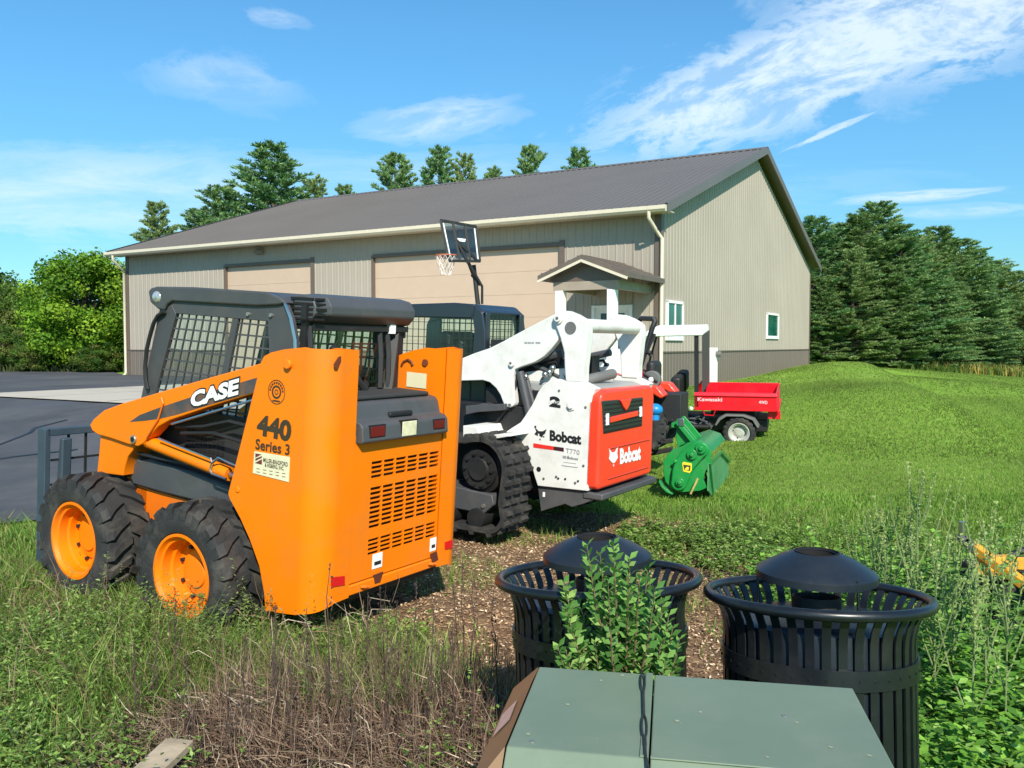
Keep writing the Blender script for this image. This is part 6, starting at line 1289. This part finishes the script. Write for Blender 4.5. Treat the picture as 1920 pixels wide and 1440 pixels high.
def leafy_tree(seed, H, R, cols, nclump=70, per=170, ls=.14):
    r_ = random.Random(seed); g = np.random.default_rng(seed); C_ = []; N_ = []; cl = []; tk_ = MB(); tk_.tube([(0, 0, -.6), (.05, 0, H*.35), (0, 0, H*.7)], [.13, .10, .03], 8)
    for k in range(nclump):
        a = r_.uniform(0, 2*pi); zc_ = r_.uniform(.08, .95); rad = R * sqrt(max(0, 1 - ((zc_ - .45) / .56) ** 2)) * r_.uniform(.45, 1.0); c0 = np.array([cos(a)*rad, sin(a)*rad, H*zc_]); rc_ = R * r_.uniform(.20, .36)
        if k % 3 == 0: tk_.tube([(0, 0, H*zc_*.55), tuple(c0)], [.04, .012], 5)
        n_ = per; d = g.normal(0, 1, (n_, 3)); d /= np.linalg.norm(d, axis=1, keepdims=True); rr2 = rc_ * g.uniform(.55, 1.1, (n_, 1)); C_.append(c0 + d * rr2 * np.array([1, 1, .75])); N_.append(d + g.normal(0, .5, (n_, 3))); cl.append(np.tile(np.array(cols[r_.randrange(len(cols))]) * r_.uniform(.8, 1.2), (n_, 1)) * g.uniform(.75, 1.25, (n_, 1)))
    C_, N_, cl = np.concatenate(C_), np.concatenate(N_), np.concatenate(cl); D = np.cross(N_, g.normal(0, 1, N_.shape)); s_ = ls * g.uniform(.6, 1.3, len(C_)); V, T = leaves(C_, D, N_, s_, s_ * .7)
    cr = np_mesh('crown', V, T, np.repeat(cl, 4, 0), M['leaf']); tr_ = tk_.build('trunk', M['bark'], None); return cr, tr_
def place_tree(src, name, px_, ptop, Y_, H0, label, cat, group, rot, wide=1., used={}):
    cr, tr_ = src; tp_ = at(px_, ptop, Y_); zb = float(zg(tp_[0], Y_)); H = tp_[2] - zb; o = empty(name, loc=(tp_[0], Y_, zb), rz=rot); s_ = H / H0; o.scale = (s_ * wide, s_ * wide, s_); tag(o, label, cat, group)
    first = cr.name not in used; used[cr.name] = 1
    for c_ in (cr, tr_):
        q = c_ if first else c_.copy()
        if not first: COL.objects.link(q)
        q.parent = o
    return o
P_ = [pine_meshes(s, 12., R_, 1.) for s, R_ in ((1, 2.7), (2, 3.0), (3, 2.5), (4, 3.2))]
right = [(1528, 412, 43), (1572, 428, 45), (1612, 408, 43.5), (1642, 386, 45), (1688, 425, 44), (1722, 447, 46), (1757, 430, 48), (1796, 452, 49), (1832, 470, 51), (1868, 492, 53), (1905, 512, 55), (1948, 528, 57), (1500, 430, 47), (1600, 470, 41.5), (1680, 500, 42), (1765, 520, 44), (1850, 545, 47.5), (1925, 565, 50.5), (1545, 520, 41)]
words = ['tallest dark pine of the stand right of the gable', 'dark pine in the front of the stand right of the gable', 'pine in the middle of the stand on the right', 'pine in the far right part of the stand, its top lower']
for i, (a, b, Y_) in enumerate(right):
    lb_ = 'tallest dark pine of the stand right of the building' if i == 3 else ('pine at the left end of the right stand, touching the gable edge' if i == 0 else 'dark green pine in the dense stand right of the building')
    if lb_.startswith('dark green'): lb_ = 'dark green pine in the dense stand right of the building, not the tallest'
    place_tree(P_[i % 4], 'pine_tree', a, b, Y_, 12., lb_, 'pine', 'pines right of the building', i * 1.3, (1.9, 1.6, 2.2, 1.75, 2.05)[i % 5])
back = [(292, 376, 50, 'lone pine behind the left end of the roof'), (372, 388, 56, 'low pine just left of the wide round one behind the roof'), (422, 346, 56, 'pine leaning on the left flank of the tallest tree behind the roof'), (508, 266, 55, 'tallest broad pine behind the left half of the roof'), (590, 332, 60, 'pale pine right of the tallest one behind the roof'), (648, 344, 62, 'small pine tip in the gap between the two high groups behind the roof'), (742, 286, 58, 'brownish pine at the left of the middle group behind the ridge'), (822, 274, 58, 'highest pine of the middle group behind the ridge'), (872, 290, 58, 'pine at the right of the middle group behind the ridge'), (925, 312, 62, 'lowest pine tip right of the middle group behind the ridge'), (990, 271, 58, 'slim pine tip alone behind the ridge'), (1085, 277, 58, 'rightmost pine tip behind the ridge'), (232, 500, 44, 'pine seen under the left end of the gutter')]
for i, (a, b, Y_, lb_) in enumerate(back): place_tree(P_[(i + 1) % 4], 'pine_tree', a, b + 9, Y_, 12., lb_, 'pine', 'pines behind the building', i * 1.1 + .5, (1.15, 1.3, 1.45, 1.7, 1.1, .9, 1.1, 1.05, .9, .8, .8, 1.0, 1.3)[i])
brt = leafy_tree(11, 5.2, 2.3, [(.16, .31, .02), (.25, .40, .03), (.09, .20, .015)], 150, 230, .14); drk = leafy_tree(12, 5.2, 2.3, [(.07, .15, .025), (.11, .19, .03), (.14, .17, .04)], 80, 200, .17)
place_tree(brt, 'maple_tree', 158, 478, 36, 5.2, 'bright yellow-green round leafy tree left of the building', 'tree', None, .3, 1.12)
left = [(30, 530, 40, 'dark leafy tree at the left edge of the picture'), (-40, 500, 42, 'dark leafy tree just beyond the left edge'), (95, 600, 38, 'dark leafy tree between the left edge and the bright round tree'), (222, 560, 39, 'dark leafy tree touching the left corner of the building'), (60, 640, 35.5, 'low dark bush at the foot of the left trees'), (180, 640, 34.5, 'low dark bush in front of the bright round tree'), (-10, 610, 36.5, 'low dark bush at the left edge')]
for i, (a, b, Y_, lb_) in enumerate(left): place_tree(drk, 'leafy_tree', a, b, Y_, 5.2, lb_, 'tree', 'dark leafy trees left of the building', i * 1.7, 1.0 if b < 600 else 1.5)
for i, (a, b, Y_, lb_) in enumerate([(1562, 676, 39, 'small yellow-green shrub at the foot of the pines near the gable'), (1708, 690, 42, 'small yellow-green shrub at the foot of the pines, the right one'), (1668, 692, 42, 'small yellow-green shrub at the foot of the pines, the middle one')]): place_tree(brt, 'shrub', a, b, Y_, 5.2, lb_, 'shrub', 'shrubs at the foot of the pines', i * 1.7, 1.3)
# meadow weeds beyond the lawn
def meadow(n_, px0, px1, Y0, Y1, h0, h1, cols, w_):
    px_ = rng.uniform(px0, px1, n_); y = rng.uniform(Y0, Y1, n_); x = (px_ - 960) / F_PX * y; P = np.stack([x, y, zg(x, y)], 1); h = rng.uniform(h0, h1, n_); V, T = blades(P, h, .05, rng.uniform(.1, .6, n_)); parts.append((V, T, np.repeat(palette(n_, cols, w_, .3), 5, 0)))
meadow(12000, 1720, 2150, 42, 54, .2, .7, [(.20, .26, .05), (.34, .26, .09), (.10, .17, .03), (.42, .30, .06)], (3, 2, 3, 1)); meadow(5000, 1510, 1800, 41, 45, .1, .4, [(.07, .13, .02), (.16, .22, .04)], (3, 1))
meadow(2500, -220, 240, 35, 37.5, .1, .45, [(.04, .08, .015), (.08, .12, .03), (.12, .10, .06)], (3, 2, 1))
o = flush('meadow_weeds', 'tall mixed weeds along the foot of the trees'); o['category'] = 'weeds'

# ------------------------------------------------------------------ parts that are countable pieces become objects of their own
def explode(o):
    me = o.data; n_ = len(me.vertices); par = list(range(n_))
    def find(a):
        while par[a] != a: par[a] = par[par[a]]; a = par[a]
        return a
    for e in me.edges: par[find(e.vertices[0])] = find(e.vertices[1])
    groups = {}
    for p_ in me.polygons: groups.setdefault(find(p_.vertices[0]), []).append(p_)
    if len(groups) < 2 or len(groups) > 40: return
    co = [tuple(v.co) for v in me.vertices]
    for i, fs in enumerate(groups.values()):
        idx = {}; F = []; sm = []
        for p_ in fs: F.append([idx.setdefault(v, len(idx)) for v in p_.vertices]); sm.append(p_.use_smooth)
        nm = bpy.data.meshes.new(o.name.split('.')[0]); nm.from_pydata([co[k] for k in idx], [], F); nm.materials.append(me.materials[0]); nm.polygons.foreach_set('use_smooth', sm)
        nm.set_sharp_from_angle(angle=radians(35))
        if i == 0: first = nm; continue
        q = o.copy(); q.data = nm; COL.objects.link(q)
    o.data = first
NAMES = {'band', 'lid_rod', 'pivot_boss', 'bolt', 'wheel_bolt', 'hose', 'fitting', 'hydraulic_pipe', 'roll_bar_strut', 'track_roller', 'mudguard', 'hood_strut', 'bearing_cap', 'porch_post', 'tie_down_slot', 'tie_down_hook', 'bore', 'lever', 'lift_slot', 'pivot_cap', 'tail_light', 'wheel', 'seat', 'coupler', 'tailgate_crease', 'lower_side_panel', 'grille_bar'}
for o in list(sc.objects):
    if o.type == 'MESH' and o.parent is not None and not o.children and o.name.split('.')[0] in NAMES: explode(o)
